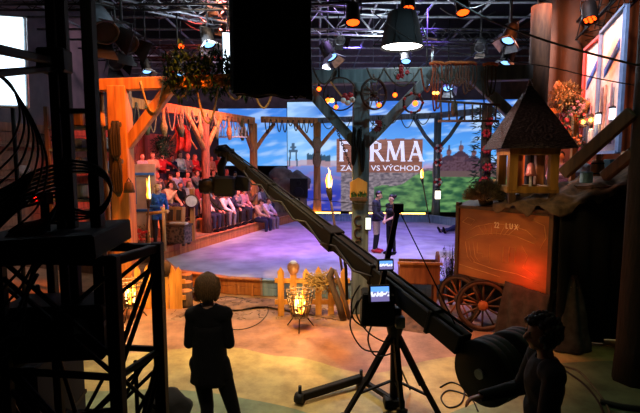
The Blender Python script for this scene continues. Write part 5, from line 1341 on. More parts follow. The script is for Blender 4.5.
# fir garland on the orange beam, planks hung up left, ropes on the big left post
random.seed(23)
t = thing('fir_garland', 'dark fir garland with red berries on top of the front beam at left', 'garland', (-2.2,8.5,4.15))
mb = MB()
for i in range(2400):
    u = random.random(); x = -2.7+1.6*u; w_ = .2+.16*math.sin(u*9)**2
    mb.leaf((x+random.gauss(0,.03), 8.5+random.gauss(0,.14), 4.2+w_*random.uniform(-1.1,1.3)), (random.gauss(0,1), random.gauss(0,.7), random.gauss(0,.8)), .17, .04)
mb.build('needles', mat('deep_green_needles', '#1d3a24', '#0e2014', 14, rough=.9, spec=.1), t)
for k in range(12): MB().ball((-2.7+.13*k, 8.4, 4.1+.17*abs(math.sin(k*2.3))), .028, sub=1).build('berry', M_red, t)
for k, (y0, y1, dx) in enumerate(((121,160,0),(158,196,1))):
    c = at(116+dx*2, y0, 8.45); d = at(118+dx*2, y1, 8.45)
    t = thing('rope_hank', ['upper','lower'][k]+' dark rope hank hanging on the big orange post at left', 'rope', d)
    for j in range(4): MB().path([c+V((.03*j-.05,-.03*(j%2),0)), _lerp(c,d,.4)+V((.05*j-.09,-.05,0)), _lerp(c,d,.85)+V((.045*j-.08,-.05,0)), d+V((0,-.04,.0))], .028, 6).build('strand', mat('tarred_rope', '#241d18', '#120e0b', 40, rough=.95), t)
    MB().tube(c+V((-.08,0,-.06)), c+V((.08,0,-.06)), .045).build('binding', M_roped, t)
c = at(129,187,8.42); t = thing('cow_bell', 'brown round cow bell hung on the big orange left post', 'bell', c)
MB().lathe([(.03,.1),(.07,.07),(.085,0),(.10,-.1),(.09,-.1),(.03,.05)], c, None, 14).build('bell_body', M_bark, t)
MB().path([c+V((-.04,0,.09)), c+V((0,0,.16)), c+V((.04,0,.09))], .012, 6).build('strap', M_roped, t)

flower_bunch(at(142,233,12.15), .22, 14, 'red flower and leaf bunch at the foot of the left torch', M_red, 6)
# ================================================================== lighting rig
M_pipe = mat('galvanised_pipe', '#7d838a', '#5b6067', 14, rough=.7, metal=0, spec=.2)
t = thing('ceiling_grid', 'wide grid of grey pipes hung under the black studio ceiling', 'pipe grid', (0,15,6.7))
for k in range(13):
    y = 7.6+1.25*k; MB().tube((-8.8,y,6.75), (8.8,y,6.75), .035, n=6).build('cross_pipe', M_pipe, t)
for k in range(11):
    x = -7.5+1.5*k; MB().tube((x,6.5,6.83), (x,23.5,6.83), .035, n=6).build('long_pipe', M_pipe, t)
for k in range(4):
    for j in range(3): MB().tube((-6.75+4.5*k,8+6.2*j,6.83), (-6.75+4.5*k,8+6.2*j,ZC-.03), .02, n=5).build('hanger_rod', M_pipe, t)
def truss(a, b, w, label, m=M_black):
    a, b = V(a), V(b); t = thing('lighting_truss', label, 'truss', _lerp(a,b,.5)); d = (b-a).normalized(); R = frame_of(d); L_ = (b-a).length
    cs = [R @ V((sx*w/2, sy*w/2, 0)) for sx, sy in ((-1,-1),(1,-1),(1,1),(-1,1))]
    for q in cs: MB().tube(a+q, b+q, .024, n=6).build('chord', m, t)
    n = max(2, int(L_/(w*1.0))); 
    for f in range(4):
        mb = MB()
        for k in range(n):
            p, q = cs[f], cs[(f+1) % 4]
            if k % 2: p, q = q, p
            mb.tube(_lerp(a,b,k/n)+p, _lerp(a,b,(k+1)/n)+q, .011, n=5)
        mb.build('lacing', m, t)
    for f in (.1,.9): MB().tube(_lerp(a,b,f)+V((0,0,w/2)), (_lerp(a,b,f).x, _lerp(a,b,f).y, ZC-.03), .012, n=5).build('hoist_chain', m, t)
truss((-.3,8.9,5.75), (3.1,8.7,5.85), .34, 'black lighting truss above the front beam, carrying the orange lamps')
truss((5.0,7.2,5.75), (7.2,15.0,5.6), .40, 'dark lighting truss running away at upper right above banners')
truss((-7.5,10.0,6.0), (-.8,10.0,6.0), .36, 'black lighting truss over the left gallery')
truss((-7.0,14.5,5.9), (-1.0,14.5,5.9), .36, 'far black lighting truss over the left stand')
truss((1.5,13.5,6.1), (7.5,13.5,6.1), .36, 'far black lighting truss over the right half of the arena')
truss((-.3,10.6,5.75), (2.4,12.6,6.2), .5, 'light grey truss piece slanting behind the orange lamp', M_pipe)
truss((-4.2,9.4,6.0), (-2.0,12.6,6.3), .4, 'grey truss piece slanting over the left gallery', M_pipe)
def stage_light(px, py, Y, tgt, label, lens, s=1.0, barn=False, par=False, up=6.75):
    c = at(px, py, Y); t = thing('stage_light', label, 'stage light', c); d = V(tgt).normalized(); d = (d+V((0,.35,-.55))).normalized() if lens is M_ledw else d; R = frame_of(d)
    s *= .78; L_ = .36*s; r = .13*s
    MB().lathe([(r*.5,-L_),(r*.9,-L_*.9),(r,-L_*.5),(r*1.05,0),(r*1.12,.03),(r*.98,.03),(r*.95,-.02)], c, R, 16).build('housing', mat('lamp_grey', '#34393e', '#24282c', 10, rough=.5, spec=.4) if lens is M_dull else M_black, t)
    if par:
        for k in range(7):
            q = (0,0) if k == 6 else (math.cos(k*PI/3)*r*.6, math.sin(k*PI/3)*r*.6)
            MB().ball(c+R @ V((*q,.005)), (r*.25,r*.25,.02), R, 1).build('lens', lens, t)
    else: MB().lathe([(.005,.012),(r*.9,.004),(r*.92,-.01),(.005,-.01)], c, R, 16).build('lens', lens, t)
    if barn:
        for k in range(4):
            a = k*PI/2; u = R @ V((math.cos(a), math.sin(a), 0)); w_ = R @ V((-math.sin(a), math.cos(a), 0))
            p = c+u*r*1.0; q = p+u*r*.7+d*r*1.1
            MB().sheet(lambda uu, vv: _lerp(p, q, vv)+w_*((uu-.5)*r*(1.5+vv*.8)), 1, 1, .006, False).build('barn_door', M_alu if barn == 2 else M_black, t)
    sx = R.col[0]
    MB().path([c-d*L_*.45+sx*r*1.15, c-d*L_*.45+sx*r*1.2+V((0,0,r*1.5)), c-d*L_*.45-sx*r*1.2+V((0,0,r*1.5)), c-d*L_*.45-sx*r*1.15], .014*s, 5).build('yoke', M_black, t)
    h = c-d*L_*.45+V((0,0,r*1.5)); MB().tube(h, (h.x,h.y,max(up, h.z+.1)), .02*s, n=6).build('clamp_pipe', M_black, t)
    return c
for a in ((353,22,8.6,(0,-.35,-1),'orange glowing lamp on the truss right of the black hood',M_ledo,1.25,0,0),
          (408,8,8.3,(0,-.3,-1),'orange multi lens lamp at top centre above the round hooded lamp',M_ledo,1.2,0,1),
          (463,12,8.3,(0,-.4,-1),'orange glowing lamp at top, right of the hooded lamp',M_ledo,1.1,0,0),
          (590,19,7.6,(-.1,-.4,-1),'red orange multi lens lamp above the right banners',M_ledo,1.1,0,1),
          (181,46,11.5,(.2,-.6,-.7),'small orange lamp far up over the left gallery',M_ledo,.8,0,0),
          (147,71,10.5,(.35,-.7,-.55),'cool white lamp with flaps at the left above the orange beam',M_ledw,1.0,2,0),
          (209,44,10.5,(.35,-.7,-.55),'cool white lamp with flaps left of the upright panel light',M_ledw,1.35,2,0),
          (178,74,11.0,(.1,-.8,-.5),'cool white lamp behind the fir garland',M_ledw,1.2,2,0),
          (331,57,11.5,(.5,-.7,-.45),'cool white lamp just right of the black hood',M_ledw,1.5,2,0),
          (406,61,12.0,(-.1,-.8,-.5),'small cool white lamp below the hooded round lamp',M_ledw,1.2,0,0),
          (508,40,9.0,(-.5,-.7,-.5),'upper cool white lamp at the trunk post top right',M_ledw,1.2,2,0),
          (506,62,9.6,(-.5,-.6,-.6),'lower cool white lamp at the trunk post top right',M_ledw,1.2,2,0),
          (448,88,14.0,(-.1,-.9,-.3),'white lamp seen under the front beam behind the ladder',M_ledw,1.4,2,0),
          (427,83,13.0,(0,-.9,-.4),'white lamp under the front beam behind rust red loop',M_ledw,1.3,0,0),
          (105,32,8.6,(.5,-.5,-.7),'big dark lamp with yoke at upper left beside the steel uprights',M_dull,2.2,1,0),
          (128,44,9.2,(.6,-.4,-.6),'big dark lamp with flaps, right of the biggest dark one',M_dull,1.9,1,0),
          (116,62,10.2,(.5,-.5,-.5),'dark lamp low over the hung planks at left',M_dull,1.6,1,0),
          (215,22,12,(.3,-.6,-.6),'dark far lamp over the left stand, under the truss',M_dull,1.5,1,0),
          (340,40,13,(.2,-.6,-.6),'dark far lamp behind the orange lamp and hood',M_dull,1.3,1,0),
          (480,48,13,(-.3,-.6,-.6),'dark far lamp left of the trunk post top',M_dull,1.3,1,0)):
    stage_light(*a)
# round hooded lamp
c = at(402,48,8.0); t = thing('hooded_lamp', 'big round lamp with black skirt at top centre, white glowing underside', 'lamp', c)
MB().lathe([(.355,0),(.35,.02),(.29,.30),(.225,.56),(.20,.58),(.02,.60)], c, None, 28, True, 0, False).build('skirt', M_dull, t)
MB().lathe([(.01,.035),(.33,.035),(.33,.05),(.01,.05)], c, None, 28).build('diffuser', glow('round_diffuser_glow', '#fff6ee', 7), t)
for k in range(6):
    a = k*PI/3; MB().tube(c+V((.36*math.cos(a), .36*math.sin(a), 0)), c+V((.23*math.cos(a), .23*math.sin(a), .56)), .008, n=5).build('rib', M_black, t)
MB().tube(c+V((0,0,.58)), (c.x,c.y,6.75), .02).build('hanger', M_black, t)
MB().path([c+V((.3,0,.4)), c+V((.42,0,.16)), c+V((.6,.1,.16))], .014, 5).tube(c+V((.55,.2,-.3)), c+V((.55,.2,.1)), .02).build('side_arm', M_alu, t)
pp = at(228,54,10.2); t = thing('panel_light', 'bright upright white panel light left of the black hood', 'light', pp)
MB().box(pp, (.2,.04,.86), (0,0,.1)).build('diffuser', glow('daylight_panel_glow', '#d8f0ff', 2.2), t)
MB().box(pp+V((0,.05,0)), (.26,.08,.92), (0,0,.1), .01).build('housing', M_black, t)
MB().tube(pp+V((0,.05,.46)), (pp.x,pp.y+.05,6.75), .02).build('clamp_pipe', M_black, t)
# planks hung at upper left, their colour darkened to dim them
c = at(117,53,9.6); t = thing('hung_planks', 'dark brown planks hung in the rig at upper left', 'planks', c)
for k in range(4): MB().bar(c+V((-.38,.12*k,.03*k-.04)), c+V((.4,.12*k-.05,.06+.03*k)), .10, .025).build('plank', mat('dimmed_brown_wood','#1c120c','#0e0906'), t)
for x in (-.3,.3): MB().tube(c+V((x,.2,.1)), (c.x+x,c.y+.2,6.75), .008, n=5).build('wire', M_black, t)
# loose cables over the right half
tag(MB().path(smooth_path([at(440,-8,6.6), at(490,20,6.2), at(560,45,5.8), at(652,69,5.4)]), .014, 6).build('overhead_cable', M_rubber), 'thick black cable sagging across the upper right corner', 'cable')
tag(MB().path(smooth_path([at(372,12,8.0), at(420,44,7.4), at(490,58,6.8), at(549,67,6.4), at(600,79,6.0), at(652,88,5.8)]), .008, 6).build('overhead_cable', M_rubber), 'thin black cable under the thick one across upper right', 'cable')
random.seed(29)
for k in range(10):
    x = random.uniform(-6,-1); y = random.uniform(9.5,14.5)
    tag(MB().path(hang((x,y,6.7), (x+random.uniform(.8,2.2), y+random.uniform(-.5,.8), 6.7), random.uniform(.2,.6), 8), .014, 5).build('rig_cable', M_alu if k % 3 == 0 else M_rubber), 'cable sagging between the pipes over the left gallery', 'cable', 'rig cables at upper left')
for k in range(10):
    x = random.uniform(-1,4.5); y = random.uniform(9.5,15)
    tag(MB().path(hang((x,y,6.7), (x+random.uniform(.6,1.8), y+random.uniform(-.5,.8), 6.7), random.uniform(.15,.45), 8), .014, 5).build('rig_cable', M_alu if k % 2 == 0 else M_rubber), 'cable sagging between the pipes over the arena', 'cable', 'rig cables at top centre')
# ================================================================== right side: cart, well house, banners
CL, CR = V((2.34,7.78,0)), V((3.26,6.57,0)); cd_ = (CR-CL).normalized(); cn = V((-cd_.y, cd_.x, 0))   # cn points back
CRM = Matrix((cd_, cn, V((0,0,1)))).transposed(); CW = (CR-CL).length
def cp(u, off, z): return CL+cd_*(u*CW)+cn*off+V((0,0,z))
ct = thing('wooden_cart', 'big wooden cart with orange lit painted side panel, right', 'cart', cp(.5,.7,0)*1.0)
ct.location.z = 0
M_panel = mat('stained_plywood', '#a8642c', '#7c431a', 1.6, (1,1,3), rough=.5, detail=7)
tilt = 0.0; PRm = CRM @ Euler((0,-tilt,0)).to_matrix()
pc = cp(.5,0,1.355)
MB().box(pc, (CW,.05,1.12), PRm, .008).build('side_panel', M_panel, ct)
for z in (.57,-.57): MB().box(pc+PRm @ V((0,-.01,z)), (CW+.04,.06,.03), PRm).build('panel_trim', M_timberd, ct)
for u in (-.5,.5): MB().box(pc+PRm @ V((u*(CW+.05),-.01,-.1)), (.06,.09,1.5), PRm).build('corner_post', M_timberd, ct)
# carved drawing on the panel
M_carve = mat('pale_carved_line', '#d89c5c', '#b07840', 10)
def pq(x, y): return pc+PRm @ V((((x-460)/93-.5)*CW, -.028, .56-(y-(208+11*(x-460)/93))/75*1.12))
def line(pts, r=.0052): MB().path([pq(*p) for p in pts], r, 4).build('carved_line', M_carve, ct)
for k in range(7): line([(488+4*k+2, 238), (482+9*k*.8, 228)])
line([(469,236),(480,229),(495,226),(515,227),(532,233),(541,241)]); line([(469,244),(482,238),(500,236),(520,238),(540,246)])
for x in (468,472,477): line([(x,246),(x+3,262),(x+8,268)])
line([(482,246),(482,258),(488,258),(488,262),(494,262)]); line([(496,248),(496,268)]); line([(510,250),(510,266),(516,266),(516,250),(522,250),(522,266)]); line([(528,248),(534,258),(530,270),(540,276)])
line([(478,268),(500,274),(524,277),(546,284)]); line([(462,272),(480,276),(508,282)]); line([(536,222),(548,228),(550,240),(545,250)]); line([(464,224),(470,219),(478,222),(474,228),(464,224)])
M_ltr = mat('cream_letter_paint', '#f0dcb8', '#e0c8a0', 10)
text_on('lettering', 'L U X', pq(518,229), PRm, .2, .085, M_ltr, ct, .01)
text_on('lettering', '22', pq(502.5,227.5), PRm, .085, .09, M_ltr, ct, .01)
# body behind the panel, undercarriage, dark side
MB().box(cp(.5,.49,1.36), (CW,.9,1.06), PRm).build('cart_body', M_timberd, ct)
MB().box(cp(.5,.47,.76), (CW+.1,.9,.10), PRm).build('floor_beam', M_timberd, ct)
mb = MB()
mb.box(cp(.5,.08,.55), (CW-.05,.04,.50), PRm); mb.build('lower_apron', mat('dark_blue_cloth', '#14151f', '#0b0c12', 20, rough=.95), ct)
MB().tube(cp(-.02,.35,.45), cp(1.0,.35,.50), .05).build('axle', M_iron, ct)
for u in (.08,.95):
    for o_ in (.3,.85): MB().bar(cp(u,o_,.74), V((*cp(u,o_,0)[:2],0)), .08).build('prop', M_timberd, ct)
# roof boards sloping up to the rear right
def roof(u, v): return cp(-.04+1.08*u, -.06+1.0*v, 1.95+.05*u+.18*v)
MB().sheet(lambda u, v: roof(u, v), 6, 6, .05, False).build('roof', M_timberd, ct)
random.seed(14)
M_sack = mat('ragged_sackcloth', '#6d5844', '#3d3026', 9, rough=.95, bump=.5)
def clF(u): return _lerp(roof(.45,0), roof(1.0,0), u/.42) if u < .42 else _lerp(roof(1.0,0), V((4.95,7.0,2.44)), (u-.42)/.58)
def clB(u): return _lerp(roof(.55,.55), V((5.1,7.9,2.60)), u)
def clN(u): return -cn if u < .42 else V((.25,-.95,0))
cv = MB().sheet(lambda u, v: (_lerp(clB(u), clF(u), min(1, v/.8))+V((0,0,.06+.05*nz(u*9,v*7)+.03*math.sin(u*26+v*5))) if v < .8 else clF(u)+clN(u)*(.05+.04*nz(u*14,1)+.1*(v-.8))+V((0,0,.06+.05*nz(u*9,5.6)-(v-.8)*(.45+.5*nz(u*17,3)+.28*math.sin(u*31)))) ), 90, 24, .012).build('sackcloth', M_sack)
tag(cv, 'ragged brown sackcloth draped over the cart roof edge', 'cloth')
# dark tarpaulin down the right side, carried on to black out the dark area
td = CR+cd_*.03
dk = MB().sheet(lambda u, v: V((td.x,td.y,0))+cd_*(.10+.05*math.sin(u*30)*(1-v))+V((1.69,.58,0))*u+V((0,0,.02+2.0*v+.42*u*v)), 40, 10, .02).build('tarpaulin', M_dull)
tag(dk, 'black tarpaulin filling the dark area at the right side of the cart', 'tarpaulin')
# sacks below the panel
def sack(c, r, label, m, seed):
    c = V(c); o = MB().ball(c+V((0,0,r[2]*.86)), r, CRM, 3, .35, seed).build('sackcloth_heap', m); tag(o, label, 'sack'); return o
gs = gr(538,326); sk = MB().sheet(lambda u, v: cp(.58+.46*u, -.06-.22*(1-v)-.05*math.sin(u*19+v*4)*(1.15-v), .02+.84*v-.06*v*u), 40, 16, .02).build('sackcloth_drape', mat('grey_brown_canvas', '#3a3430', '#221e1b', 9, rough=.95, bump=.4))
tag(sk, 'grey brown canvas draped under the glowing part of the cart panel', 'cloth')
gs2 = V((3.58,6.5,0))
t = thing('canvas_bundle', 'dark folded canvas bundle tied at the top, beside the cart', 'bundle', gs2)
MB().sheet(lambda u, v: gs2+V((0,.1,0))+V((math.cos(2*PI*u), math.sin(2*PI*u), 0))*((.06+.24*(1-v)**.8)*(1+.22*math.sin(u*2*PI*7+2*v)*(.35+v*.4)+.1*nz(u*8,v*5)))+V((.05*v,0,.02+1.0*v)), 84, 12, 0).lathe([(.02,1.0),(.075,1.01),(.05,1.06),(.01,1.07)], gs2+V((.05,.1,0)), None, 12).build('canvas', mat('dark_canvas', '#4a4644', '#2a2826', 9, rough=.95, bump=.4), t)
MB().path([gs2+V((.045,.1,.9))+V((.085*math.cos(k*.52), .085*math.sin(k*.52), 0)) for k in range(12)], .012, 5, True).build('cord', M_rope, t)
# wheels
wR = frame_of((-.25,-.97,.0))
c = gr(482,331); M_wheelr = wood('worn_wheel_wood', '#5a3e2a', '#382519')
spoke_wheel('cart_wheel', (c.x,c.y,.415), .40, wR, 'front wooden cart wheel with iron tyre and orange lit hub', 'wheel', M_wheelr, M_wheelr, mat('orange_lit_wood', '#b4652f', '#8a4820', 8), 12, .06, M_iron)  # orange light on the hub is put into its colour
c2 = gr(459,322); spoke_wheel('cart_wheel', (c2.x,c2.y,.40), .385, frame_of((-.75,-.66,.0)), 'second cart wheel half hidden behind the front one', 'wheel', M_wheelr, mat('orange_lit_wood', '#b4652f'), M_wheelr, 12, .06, M_iron)  # spokes take the same orange-lit colour
# plant on the roof corner
random.seed(33)
pb = roof(.28,.16)
t = thing('potted_bush', 'dusty grey green bush on the left corner of the cart roof', 'plant', pb)
MB().lathe([(.10,0),(.13,.1),(.125,.1),(.09,.02)], pb, None, 14).build('pot', M_bark, t)
mb = MB()
for i in range(2000):
    d = V((random.gauss(0,1), random.gauss(0,.7), abs(random.gauss(0,.8)))).normalized(); q = pb+V((0,0,.06))+V((d.x*.34,d.y*.25,d.z*.30))*random.uniform(.4,1)
    mb.leaf(q, d+V((0,0,.4)), .07, .025)
mb.build('leaves', mat('dusty_sage', '#8a8468', '#5a5844', 14, rough=.9), t)
# well house with a bell
wc_ = V((3.18,7.27,0)); wz = 2.26; yaw = Euler((0,0,-.1)).to_matrix()
t = thing('bell_house', 'small wooden bell house with steep shingled pyramid roof on the cart', 'bell house', wc_+V((0,0,wz-.1)))
M_ochre = wood('ochre_timber', '#a0762c', '#705018')
def wq(x, y, z): return wc_+yaw @ V((x,y,z))
for x in (-.29,.29):
    for y in (-.29,.29): MB().box(wq(x,y,wz+.30), (.125,.125,.62), yaw, .006).build('post', M_ochre if x < 0 or y < 0 else M_timber, t)
for y in (-.29,.29): MB().box(wq(0,y,wz+.58), (.72,.14,.13), yaw, .006).build('lintel', M_ochre, t)
for x in (-.29,.29): MB().box(wq(x,0,wz+.58), (.14,.46,.13), yaw, .006).build('lintel', M_ochre, t)
for y in (-.29,.29): MB().box(wq(0,y,wz), (.74,.10,.10), yaw, .006).build('sill', M_ochre, t)
for x in (-.29,.29): MB().box(wq(x,0,wz), (.10,.50,.10), yaw, .006).build('sill', M_ochre, t)
for x, y in ((-.29,-.29),(.29,-.29),(-.29,.29),(.29,.29)): MB().box(wq(x,y,wz-.12), (.09,.09,.22), yaw).build('foot', M_timberd, t)
MB().box(wq(-.05,.24,wz+.3), (.13,.05,.56), yaw).build('back_board', wood('orange_board', '#c0783a', '#94541f'), t)
M_shing = mat('dark_shingles', '#3a322e', '#1c1816', 22, (1,1,3), .9, 0, .8, kind='cells')
rf_ = MB(); hs = .525; ze, zt_ = wz+.62, wz+1.60
for i in range(4):
    a0 = [(-hs,-hs),(hs,-hs),(hs,hs),(-hs,hs)][i]; a1 = [(-hs,-hs),(hs,-hs),(hs,hs),(-hs,hs)][(i+1) % 4]
    n_l = 9
    for k in range(n_l):
        f0, f1 = k/n_l, (k+1)/n_l; g0 = 1-f0+.015; g1 = 1-f1+.02
        e0, e1 = 1-f0**1.08, 1-f1**1.08
        p = [wq(a0[0]*e0*1.02,a0[1]*e0*1.02,ze+(zt_-ze)*f0-.012), wq(a1[0]*e0*1.02,a1[1]*e0*1.02,ze+(zt_-ze)*f0-.012), wq(a1[0]*e1,a1[1]*e1,ze+(zt_-ze)*f1), wq(a0[0]*e1,a0[1]*e1,ze+(zt_-ze)*f1)]
        rf_.quad(*p)
rf_.quad(wq(-hs,-hs,ze-.012), wq(-hs,hs,ze-.012), wq(hs,hs,ze-.012), wq(hs,-hs,ze-.012))
rf_.build('shingle_roof', M_shing, t, recalc=True)
MB().lathe([(.05,-.04),(.03,.0),(.015,.04),(.004,.06)], wq(0,0,zt_), None, 10).build('finial', M_timberd, t)
bc = wq(.03,-.12,wz+.30)
bl = MB().lathe([(.085,-.10),(.075,-.06),(.06,.02),(.05,.07),(.02,.10)], bc, None, 16).build('bell', mat('rosy_bell_metal', '#d08a8a', '#a86464', 8, rough=.4, metal=.4), t)
MB().tube(bc+V((0,0,.09)), bc+V((0,0,.24)), .015).build('hanger', M_iron, bl); MB().tube(bc+V((0,0,-.1)), bc+V((.0,0,-.30)), .02).build('clapper_rope', M_white, bl)
# near trunk with braces at the right edge
NT = V((3.86,5.55,0))
t = thing('trunk_post', 'dark rough trunk post at the right edge of the view', 'post', NT)
MB().lathe([(.24,0),(.21,.4),(.20,2),(.19,4),(.2,5.6)], NT, None, 14, True, .06).build('trunk', mat('shaded_bark', '#241a12', '#140e0a', 7, (3,3,.6), .9, 0, .6), t)  # bark darkened in colour to keep this trunk in shade
a, b = at(624,119,5.55), at(563,174,6.2)
hbeam(a+V((.1,0,.08)), b, .10, .155, M_timberd, t, 'brace')
a, b = at(626,156,5.6), at(604,177,6.0); hbeam(a+V((.1,0,.05)), b, .1, .13, M_timberd, t, 'brace')
# barrels and blue crates on the cart roof
def rooflat(px_, py_, Y): return at(px_, py_, Y)
for x0, y0, Y, s, lb, nm in ((586,183,7.0,(.13,.14,.17),'light blue crate on the cart roof, left of two','crate'),(611,169,7.2,(.19,.14,.15),'light blue crate on the cart roof, right of two','crate')):
    c = at(x0, y0, Y); tag(MB().box(c+V((0,0,s[2]/2)), s, (0,0,.3), .012).build(nm, mat('light_blue_paint', '#7fb2cc', '#5c8ea8', 8)), lb, 'crate')
c = at(597,176,7.1); t = thing('small_barrel', 'small brown barrel between the two blue crates', 'barrel', c)
MB().lathe([(.07,0),(.095,.1),(.095,.13),(.07,.24)], c, None, 14).build('staves', M_timber, t)
for z, r in ((.03,.08),(.18,.087)): MB().lathe([(r,z),(r+.004,z),(r+.004,z+.02),(r,z+.02)], c, None, 14).build('hoop', M_iron, t)
pz = at(600,183,7.1)
MBp = MB().box((pz.x+.05,pz.y,pz.z-.06), (.85,.5,.05), (0,0,.2)); tag(MBp.build('roof_shelf', M_timberd), 'dark board behind the diagonal brace carrying crates and barrel', 'board')
# banners
def banner(x0, x1, Ya, Yb, y0a, y0b, y1, mframe, label, seed):
    A0, A1 = at(x0,y0a,Ya), at(x1,y0b,Yb); zb_ = min(at(x0,y1,Ya).z, at(x1,y1,Yb).z)
    t = thing('banner', label, 'banner', ((A0.x+A1.x)/2, (A0.y+A1.y)/2, zb_))
    def q(u, v, off=0): 
        p = V((A0.x+(A1.x-A0.x)*u, A0.y+(A1.y-A0.y)*u, 0)); zt_ = A0.z+(A1.z-A0.z)*u; n = V((-(A1.y-A0.y), (A1.x-A0.x), 0)).normalized()
        if n.x > 0: n = -n
        p.z = zb_+(zt_-zb_)*v; return p+n*off
    MB().sheet(lambda u, v: q(u, v), 4, 4, .03).build('panel', M_white, t)
    for a, b in (((0,0),(1,0)),((1,0),(1,1)),((1,1),(0,1)),((0,1),(0,0))): MB().bar(q(*a,.01), q(*b,.01), .09, .05).build('frame', mframe, t)
    MB().sheet(lambda u, v: q(.22+.6*u, .62+.14*u+.07*v-.02, .02), 2, 1, .01).build('blue_bar', mat('banner_blue', '#2c5cc0', '#244c9e', 8), t)
    rr = random.Random(seed)
    for k in range(5):
        u0 = .2+.13*k; h = .3+.18*rr.random(); mb = MB()
        mb.sheet(lambda u, v: q(u0+.14*(u-.5)*(1.1-v*.6)+.05*v*math.sin(k), .06+h*v, .02+.006*k), 3, 6, .006)
        mb.build('printed_figure', mat('figure_%d' % ((seed+k) % 4), ['#8a8fa0','#b98a90','#6a6472','#a88a7a'][(seed+k) % 4], ['#5a5f70','#7d5a60','#3a3642','#6f5748'][(seed+k) % 4], 9), t)
    return t
banner(586.5, 602, 9.5, 8.72, 50, 36, 152, mat('banner_red', '#c8402a', '#a03020', 8), 'white banner in red frame, the farther of two at right', 1)
banner(602.5, 627.5, 8.68, 7.75, 33, 5, 152, mat('banner_frame_blue', '#5a7ea8', '#486890', 8), 'white banner in blue grey frame, the nearer of two at right', 2)
for x, y, Y, s in ((601,119,8.5,(.05,.09,.17)),(615,114,8.0,(.05,.10,.19))):
    c = at(x, y, Y); t = thing('wall_lantern', ('left' if x < 605 else 'right')+' white glowing square lantern before the banners', 'lantern', c)
    MB().box(c+V((-.05,0,0)), (s[0],s[1],s[2]), None, .008).build('glass', glow('white_lantern_glow', '#d8e8ff', 1.6), t)
    MB().box(c+V((-.05,0,s[2]/2+.015)), (s[0]+.02,s[1]+.02,.03)).build('cap', M_black, t); MB().bar(c+V((-.05,0,s[2]/2)), c+V((.12,0,s[2]/2+.05)), .02).build('bracket', M_black, t)
# brown drape and market stall with flowers
dr = MB().sheet(lambda u, v: V((5.1+3.2*u, 11.4+.08*math.sin(u*40)-.6*u, .02+6.4*v)), 60, 4, .02).build('brown_drape', M_wallR); tag(dr, 'tall brown drape behind the flower stall on the right', 'curtain')
st = thing('flower_stall', 'wooden stall with orange lit beams and red flowers, right of trunk post', 'stall', (4.75,9.3,0))
for x, y in ((4.25,9.9),(5.3,9.9),(5.25,8.95)): MB().bar((x,y,0), (x,y,3.75), .09).build('post', M_timber, st)
hbeam(at(556,84,9.6), at(588,106,9.0), .1, .13, M_timber, st); hbeam(at(560,93,9.6), at(586,112,9.1), .08, .1, M_timber, st); hbeam((4.2,9.9,3.7), (5.35,9.9,3.7), .1, .12, M_timber, st)
MB().box((4.8,9.6,1.0), (1.1,.6,.06)).build('counter', M_timber, st)
leafball(at(565,97,9.0), .27, 620, .09, .035, M_straw, 'straw_ball', 'golden dried flower ball right of the trunk post', core=M_straw)
random.seed(51)
mfl = [M_red, mat('orange_petals', '#d0702a', '#a04a18', 9), mat('pink_petals', '#d08a90', '#a86068', 9)]
for k in range(16):
    c = at(561+random.uniform(0,24), 104+random.uniform(0,40), 9.0+random.uniform(-.2,.3))
    t = thing('flower_bunch', '%s flower bunch on the stall, %s, %s row' % (['red','orange','pink'][k % 3], ['near the post','in the middle','near the lanterns'][min(2,int((c.x-at(561,120,9).x)/.17))], ['top','second','third','lowest'][min(3,max(0,int((3.75-c.z)/.22)))]), 'flowers', c, 'flower bunches on the stall')
    for j in range(8):
        d = V((random.gauss(0,1),random.gauss(0,1),random.gauss(0,1))).normalized()*.085; MB().ball(c+d, .034, sub=1).build('flower', mfl[k % 3], t)
    mb = MB()
    for j in range(16): mb.leaf(c, (random.gauss(0,1),random.gauss(0,1),random.gauss(0,1)), .15, .04)
    mb.build('leaves', M_leaf, t)
for x, y in ((583,122),(591,120)):
    c = at(x, y, 8.85); t = thing('oil_lantern', ('left' if x < 587 else 'right')+' warm oil lantern hung before the red banner', 'lantern', c)
    MB().ball(c, .042, sub=2).build('flame_glow', M_bulbw, t)
    MB().lathe([(.06,-.1),(.065,-.07),(.05,-.06)], c, None, 12).build('base', M_iron, t); MB().lathe([(.06,.06),(.05,.09),(.015,.12)], c, None, 12).build('cap', M_iron, t)
    for k in range(4): a = k*PI/2; MB().tube(c+V((.055*math.cos(a),.055*math.sin(a),-.07)), c+V((.055*math.cos(a),.055*math.sin(a),.07)), .005, n=5).build('wire', M_iron, t)
    MB().tube(c+V((0,0,.12)), (c.x,c.y,3.7), .006, n=5).build('cord', M_roped, t)
    point(c+V((0,-.12,0)), (1,.6,.25), 6, .05)
c = at(591,138,8.8); t = thing('glass_jar', 'clear tall glass jar on small shelf under the right lantern', 'jar', c)
MB().lathe([(.055,-.16),(.06,-.1),(.06,.1),(.045,.14),(.045,.17)], c, None, 14).build('glass', mat('jar_glass', '#d8e4e8', '#c4d4da', 5, rough=.1, trans=.6), t); MB().box(c+V((.08,0,-.18)), (.4,.22,.03)).build('shelf', M_timberd, t)
